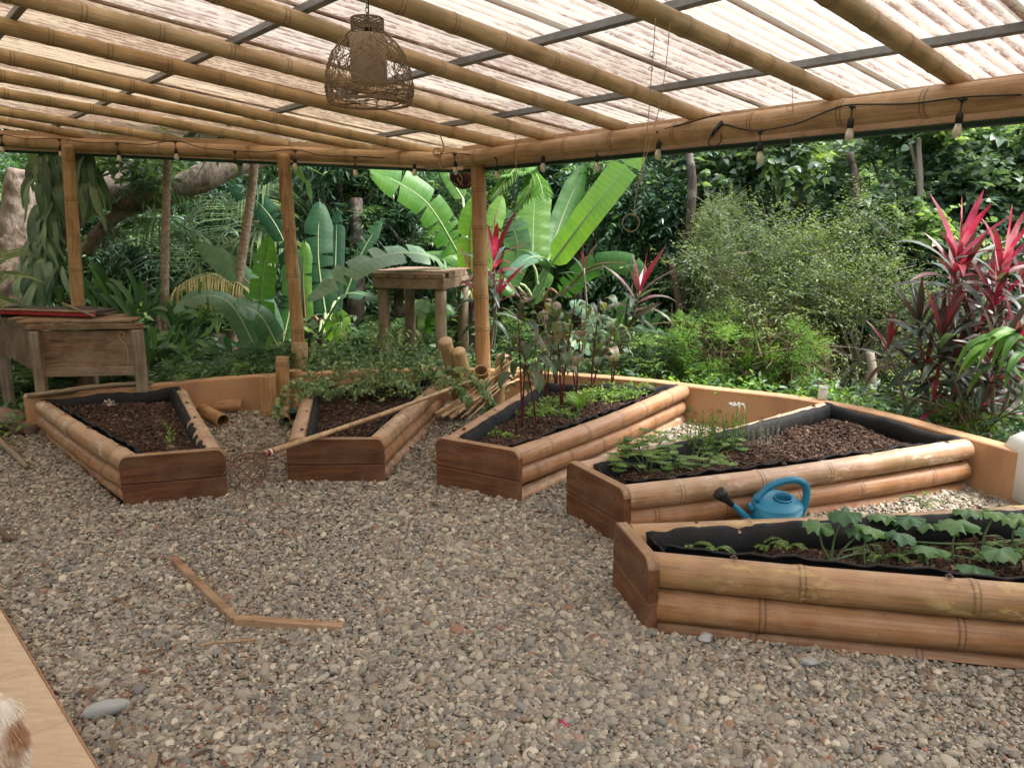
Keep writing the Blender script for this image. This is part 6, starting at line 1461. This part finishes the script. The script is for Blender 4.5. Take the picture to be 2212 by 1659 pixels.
# trailing vine heap over the second bed
def vine(label):
    base = P(800, 850, .2); t = empty('trailing_vine', base, label, 'vine'); mb = MB(); ms = MB(); B_, D_ = [], []
    f2, soil, H, _ = BEDS[2]
    for i in range(125):
        u, v = random.uniform(-.04, .98), random.uniform(.72, 1.12); p = f2(u, v); hh = .17*math.exp(-((u-.45)/.5)**2)*random.random()+.02*(v > .8)
        B_.append((p.x, p.y, soil+.06+hh)); D_.append((random.gauss(0, 1), random.gauss(0, .8)-.2, random.gauss(.25, .6)))
    twigs(mb, np.array(B_), np.array(D_), .19, 8, .036, .026, .35, 'round', 0, stem_mi=1, spread=1.1)
    # long runners, upright sprigs
    for i in range(46):
        u, v = random.uniform(-.05, 1.05), random.uniform(.6, 1.1); p = f2(u, v); b = Vector((p.x, p.y, soil+random.uniform(.05, .2))); up = i < 20
        e = b+(Vector((random.gauss(0, .12), random.gauss(0, .08), random.uniform(.3, .55))) if up else Vector((random.gauss(0, .35), random.uniform(-.4, .05), random.uniform(-.02, .12))))
        sp = smooth_path([b, b.lerp(e, .5)+Vector((random.gauss(0, .04), 0, .07)), e], 14); tube(mb, sp, .0025, 4, 1, .5, False)
        Pn = np.array([tuple(q) for q in sp[2:] for _ in (0, 1)]); m = len(Pn); D = rdir(m); D[::2] *= -1; leaves(mb, Pn, D, unit(np.array([[0, -.5, 1.]]*m)+rng.normal(size=(m, 3))*.3), rng.uniform(.025, .045, m), .026, .3, .3, 'round', 0)
    for pts in ([a_(720, 815, 6.35), P(690, 835, .4), P(640, 825, .42), P(612, 850, .36), P(600, 880, .22), P(605, 900, .1), P(625, 915, .03), P(655, 915, .03)], [a_(960, 800, 6.5), P(1010, 800, .45), P(1050, 850, .3), P(1062, 868, .22), P(1050, 895, .1)], [P(930, 800, .4), P(990, 840, .35), P(1015, 868, .25)]):
        sp = smooth_path(pts, 46); tube(mb, sp, .0035, 5, 1, .5, False); Pn = np.array([tuple(q) for q in sp for _ in range(3)])+rng.normal(size=(47*3, 3))*.012; m = len(Pn)
        leaves(mb, Pn, rdir(m), unit(np.array([[0, -.6, 1.]]*m)+rng.normal(size=(m, 3))*.3), rng.uniform(.03, .055, m), .036, .3, .3, 'round', 0)
    tag(mb.build('leaves', [M['l_vine'], M['stem_green']], t), kind='stuff')
vine('big tangle of trailing small leaved vine over the back of its bed')
# fourth bed: ferny geranium, rosemary like sprigs, lavender
s4 = BEDS[4][1]
def geranium(label, spots, seed):
    base = P(spots[0][0], spots[0][1], s4); t = empty('ferny_geranium', base, label, 'herb'); mb = MB()
    for (u, v, tu, tv, Yb) in spots:
        b = P(u, v, s4); e = a_(tu, tv, b.y+Yb); sp = smooth_path([b, b.lerp(e, .5)+Vector((0, 0, .03)), e], 10); tube(mb, sp, .004, 5, 1, .5, False)
        # lobed leaves: fans of narrow leaflets
        for j in range(9):
            c = e+Vector((random.gauss(0, .05), random.gauss(0, .05), random.gauss(0, .025))) if j else e; tube(mb, [sp[7], c], [.002, .0015], 3, 1, .5, False); a0 = random.uniform(0, 6.3); m = 9
            A_ = a0+np.linspace(-1.5, 1.5, m); D = np.stack([np.cos(A_), np.sin(A_), np.full(m, .1)], 1); leaves(mb, np.repeat(np.array([tuple(c)]), m, 0), D, np.tile([0, -.2, 1.], (m, 1)), .052*(1-.3*np.abs(np.linspace(-1, 1, m))), .014, .2, .3, 'quad', 0, np.full(m, random.uniform(.3, 1)))
            for i2 in range(m):
                q = np.array(c)+D[i2]*.028; D2 = np.stack([np.cos(A_[i2]+np.array([-.7, .7])), np.sin(A_[i2]+np.array([-.7, .7])), [.1, .1]], 1); leaves(mb, np.repeat(q[None], 2, 0), D2, np.tile([0, -.2, 1.], (2, 1)), .024, .009, .2, .3, 'quad', 0, np.full(2, .5))
    tag(mb.build('leaves', [M['l_herb'], M['stem_green']], t), kind='stuff')
geranium('ferny leaved geranium at the front of the lavender bed', [(1395, 1030, 1400, 960, .1), (1400, 1030, 1355, 975, .05), (1395, 1030, 1335, 1000, -.05), (1400, 1030, 1430, 950, .15), (1400, 1030, 1420, 985, 0), (1395, 1030, 1375, 950, .1)], 1)
geranium('sprawling ferny geranium stems across the lavender bed', [(1450, 1015, 1470, 990, 0), (1450, 1015, 1500, 1000, .05), (1500, 1000, 1540, 985, .1), (1500, 1000, 1560, 1005, 0), (1540, 985, 1590, 960, .1), (1560, 980, 1620, 975, .05), (1450, 1015, 1440, 1020, -.05), (1500, 1000, 1520, 965, .15), (1480, 1000, 1480, 960, .15), (1560, 980, 1580, 1000, 0), (1530, 990, 1545, 950, .15), (1480, 1000, 1450, 975, .1), (1590, 970, 1560, 945, .1)], 2)
def sprigs(label, name, cat, pix, h0, h1, mat, lw=.008, ll=.022, k=24):
    base = P(*pix[0], s4); t = empty(name, base, label, cat); mb = MB()
    for (u, v) in pix:
        for _ in range(4):
            b = P(u+random.uniform(-7, 7), v+random.uniform(-4, 4), s4); h = random.uniform(h0, h1); e = b+Vector((random.gauss(0, .02), random.gauss(0, .02), h)); tube(mb, [b, b.lerp(e, .5)+Vector((.005, 0, 0)), e], [.0025, .002, .001], 4, 1, .5, False)
            m = int(k*h/.2); Pn = np.array([tuple(b.lerp(e, .3+.7*i/m)) for i in range(m)]); D = rdir(m)*.8+np.array([0, 0, .7]); leaves(mb, Pn, D, rdir(m), ll, lw, .2, .1, 'quad', 0)
    tag(mb.build('leaves', [M[mat], M['stem_green' if mat == 'l_herb' else 'stem_grey']], t), kind='stuff')
sprigs('upright savory like sprigs standing in the lavender bed', 'upright_herb', 'herb', [(1490, 990), (1505, 984), (1530, 985), (1545, 982), (1560, 980), (1580, 976), (1515, 990), (1600, 972)], .17, .30, 'l_herb')
sprigs('dry grey lavender stalks in the middle of their bed', 'lavender', 'lavender', [(1620, 975), (1635, 975), (1660, 970), (1675, 965), (1645, 965)], .10, .24, 'l_grey', .006, .02, 12)
t = empty('sage_sprig', P(1598, 940, s4), 'tall pale sage sprig with curled top leaves', 'herb'); mb = MB(); b = P(1598, 950, s4); e = a_(1590, 878, b.y); tube(mb, smooth_path([b, b.lerp(e, .5)+Vector((.01, 0, 0)), e], 8), .0035, 5, 1, .5, False)
for i in range(8):
    a = i*.8; o = Vector((math.cos(a), math.sin(a), .5)); ribbon(mb, [e, e+o*.03, e+o*.055+Vector((0, 0, -.01)), e+Vector((math.cos(a), math.sin(a), 0))*.065+Vector((0, 0, -.03))], .014, (0, -.3, 1), 6, .3, 0, .8, 'lance')
mb.build('leaves', [M['l_grey'], M['stem_grey']], t)['kind'] = 'stuff'
# nearest bed: squash and ferny weeds
s5 = BEDS[5][1]
def squash():
    rows = [(1795, 1215, 1770, 1135), (1795, 1215, 1825, 1110), (1800, 1215, 1860, 1150), (1870, 1225, 1880, 1142), (1910, 1180, 1960, 1120), (1945, 1225, 1940, 1155), (1930, 1170, 1905, 1115), (2010, 1240, 2010, 1185), (2060, 1215, 2070, 1130), (2120, 1200, 2150, 1110), (2040, 1190, 2060, 1210), (2190, 1190, 2200, 1120), (2150, 1230, 2160, 1190), (2080, 1235, 2100, 1225), (2110, 1170, 2090, 1105), (2230, 1230, 2230, 1150), (2270, 1200, 2280, 1120), (1975, 1165, 2000, 1130)]
    base = P(1795, 1215, s5); t = empty('squash_plant', base, 'squash plant with broad wavy leaves spreading over the nearest bed', 'squash plant'); mr = MB()
    tube(mr, smooth_path([P(u, v, s5+.012) for u, v in ((1795, 1212), (1870, 1195), (1950, 1215), (2050, 1200), (2150, 1215), (2280, 1200))], 50), .006, 6); tube(mr, smooth_path([P(u, v, s5+.012) for u, v in ((1820, 1190), (1930, 1170), (2080, 1175), (2220, 1165))], 40), .005, 6); mr.build('runner', M['stem_green'], t)
    for (u, v, tu, tv) in rows:
        b = P(u, v, s5); r = random.uniform(.056, .084); e = a_(tu, tv, b.y+random.uniform(-.03, .05)); sp = smooth_path([b, b.lerp(e, .5)+Vector((random.uniform(-.02, .02), 0, .0)), e], 8)
        mb = MB(); tube(mb, sp, [.0055, .005, .005, .0048, .0045, .0042, .004, .004, .0038], 6, 1, .5, False)
        # umbrella shaped blade, five shallow lobes, wavy margin
        tilt = Euler((random.uniform(-.05, .22), random.uniform(-.2, .2), random.uniform(0, 6.3))).to_matrix(); ns = 40; nr = 5; V = []; A = []
        for j in range(nr+1):
            for q in range(ns):
                a = 2*math.pi*q/ns; f = j/nr; notch = 1-.8*math.exp(-((a-math.pi)/.28)**2)*f; rr = r*f*(1+.05*math.cos(5*a)+.02*math.sin(13*a))*notch
                z = -.30*r*f**2+.010*math.sin(9*a+j)*f**2+.006*math.cos(5*a)*f; V.append(e+tilt @ Vector((rr*math.cos(a), rr*math.sin(a), z+.006))); A.append(f)
        mb.add([tuple(x) for x in V], [(j*ns+q, j*ns+(q+1) % ns, (j+1)*ns+(q+1) % ns, (j+1)*ns+q) for j in range(nr) for q in range(ns)], 0, random.uniform(.15, .85), A); mb.build('leaf', [M['l_squash'], M['stem_green']], t)
squash()
def fernweed(label, spots, name='ferny_weed'):
    base = P(*spots[0], s5); t = empty(name, base, label, 'weed', 'ferny weeds in the nearest bed'); mb = MB()
    for (u, v) in spots:
        b = P(u, v, s5)
        for i in range(5):
            a = i*1.26+random.random(); l = random.uniform(.05, .10); o = Vector((math.cos(a), math.sin(a), 0)); pts = [b, b+o*l*.3+Vector((0, 0, l*.6)), b+o*l*.8+Vector((0, 0, l*.75)), b+o*l*1.2+Vector((0, 0, l*.6))]; sp = smooth_path(pts, 12); tube(mb, sp, .0016, 3, 1, .5, False)
            Pn = np.array([tuple(q) for q in sp[3:] for _ in (0, 1)]); m = len(Pn); s = np.tile([[-o.y, o.x, 0], [o.y, -o.x, 0]], (m//2, 1)); leaves(mb, Pn, s+np.array([o.x, o.y, 0])*.3, np.tile([0, -.1, 1.], (m, 1)), .022, .010, .1, .1, 'quad', 0)
    tag(mb.build('leaves', [M['l_herb'], M['stem_green']], t), kind='stuff')
fernweed('ferny weed in the front left corner of the nearest bed', [(1490, 1195), (1475, 1190)])
fernweed('smaller ferny weed right of the first one in the nearest bed', [(1545, 1200), (1440, 1185)])
fernweed('upright weed against the black liner of the nearest bed', [(1655, 1190), (1640, 1165), (1700, 1190)])
fernweed('ferny weeds under the squash leaves', [(1990, 1215), (2120, 1215), (1900, 1220), (2060, 1160), (2180, 1200), (1960, 1150)])
fernweed('ferny weed between the two nearest beds by the canister', [(1990, 1100)])
# first bed seedling
f1 = BEDS[1]; b = P(585*.6326+0, 1490*.6326+8, f1[1]); herbclump('seedling', 'row of tiny seedlings on the right side of the far left bed', 'seedling', [P(368, 940+i*7, f1[1]) for i in range(-2, 6)], 3, .05, 5, .022, .012, 'l_herb', 'round', .2, rad=.01)
# fallen leaves and bits of straw on the gravel
mb = MB()
ls = [(320, 1270), (950, 1085), (900, 1100), (1180, 1150), (1640, 1400), (220, 1440), (190, 1510), (290, 1580), (460, 1620), (1010, 1400), (1250, 1440), (1360, 1530), (1880, 1500), (520, 1240), (310, 1420), (1620, 1620), (1150, 1330), (700, 1080), (560, 1075), (160, 1180), (60, 1120), (120, 1240), (180, 1300), (250, 1620), (330, 1660), (1480, 1290), (1990, 1530), (2140, 1560), (850, 1220)]
for (u, v) in ls:
    b = P(u, v, .022); a = random.uniform(0, 6.3); l = random.uniform(.03, .075); o = Vector((math.cos(a), math.sin(a), .1)); ribbon(mb, [b, b+o*l*.5+Vector((0, 0, .008)), b+o*l], l*.38, (0, 0, 1), 5, .5, 0, random.random(), 'lance', 0, .1)
tag(mb.build('fallen_leaves', M['l_dead']), 'dry brown leaves scattered over the gravel', 'fallen leaves', None, 'stuff')
b = P(1208, 1557, .03); mb = MB(); tube(mb, smooth_path([b, b+Vector((.012, -.01, .004)), b+Vector((.03, -.03, 0))], 6), .004, 5); tag(mb.build('pink_petal', plain('magenta petal', (.55, .03, .12), .6)), 'small curled magenta petal lying in the right foreground gravel', 'petal')

# ------------------------------------------------------------------ dog at the left edge, on the terrace
def dog():
    b = P(-60, 1800, TZ); b = Vector((P(5, 1600, .30).x-.155, P(5, 1600, .30).y-.05, TZ))
    t = empty('dog', b, 'small fluffy white and tan dog cut by the left edge on the terrace', 'dog')
    me = bpy.data.meshes.new('body'); vs = [(.0, 0, .27), (.10, .01, .27), (.16, .01, .26), (-.14, 0, .27), (-.22, 0, .33), (-.27, 0, .40), (-.34, 0, .385),
      (.15, .05, .17), (.17, .055, .09), (.155, .055, .02), (.15, -.045, .17), (.17, -.05, .09), (.155, -.05, .02), (-.14, .05, .14), (-.14, .05, .02), (-.14, -.05, .14), (-.14, -.05, .02), (.205, .0, .31), (.215, .0, .37), (.18, 0, .41), (-.165, .05, .015), (-.165, -.05, .015)]
    ed_ = [(0, 1), (1, 2), (0, 3), (3, 4), (4, 5), (5, 6), (2, 7), (7, 8), (8, 9), (2, 10), (10, 11), (11, 12), (3, 13), (13, 14), (3, 15), (15, 16), (2, 17), (17, 18), (18, 19), (14, 20), (16, 21)]
    rad = [.085, .09, .08, .085, .06, .065, .03, .05, .03, .025, .05, .03, .025, .038, .024, .038, .024, .028, .03, .02, .024, .024]
    me.from_pydata(vs, ed_, []); o = bpy.data.objects.new('body', me); COL.objects.link(o); o.parent = t
    md = o.modifiers.new('skin', 'SKIN'); 
    for i, v in enumerate(me.skin_vertices[0].data): v.radius = (rad[i], rad[i])
    me.skin_vertices[0].data[0].use_root = True; sb = o.modifiers.new('s', 'SUBSURF'); sb.levels = 2; sb.render_levels = 2; me.materials.append(M['fur']); md.use_smooth_shade = True
    mb = MB(); Pn, D = [], []
    for (a, c) in ed_:
        for _ in range(1500 if max(rad[a], rad[c]) > .05 else 400):
            u = random.random(); p = Vector(vs[a]).lerp(Vector(vs[c]), u); r = rad[a]*(1-u)+rad[c]*u; d = Vector(rdir(1)[0]); Pn.append(tuple(p+d*r*.92)); D.append(tuple(d*.5+Vector((.4, 0, -.8))))
    m = len(Pn); leaves(mb, np.array(Pn), np.array(D), rdir(m), rng.uniform(.012, .026, m), .0022, .1, .3, 'quad', 0); f = mb.build('fur', M['fur'], None, True, (0, 0, 0)); f.parent = t; tag(f, kind='stuff')
    for s in (-1, 1):
        mb = MB(); ribbon(mb, [Vector((-.27, s*.05, .44)), Vector((-.265, s*.085, .42)), Vector((-.26, s*.09, .36))], .05, (0, s, .2), 6, .2, 0, .5, 'lance'); e = mb.build('ear', M['fur'], None, True, (0, 0, 0)); e.parent = t
        mb = MB(); lathe(mb, [(.001, .006), (.008, .004), (.009, 0)], 10, (-.325, s*.035, .415)); e = mb.build('eye', M['black_plastic'], None, True, (0, 0, 0)); e.parent = t
    mb = MB(); lathe(mb, [(.001, .01), (.011, .006), (.012, 0), (.001, -.008)], 10, (-.37, 0, .39)); e = mb.build('nose', M['black_plastic'], None, True, (0, 0, 0)); e.parent = t
dog()
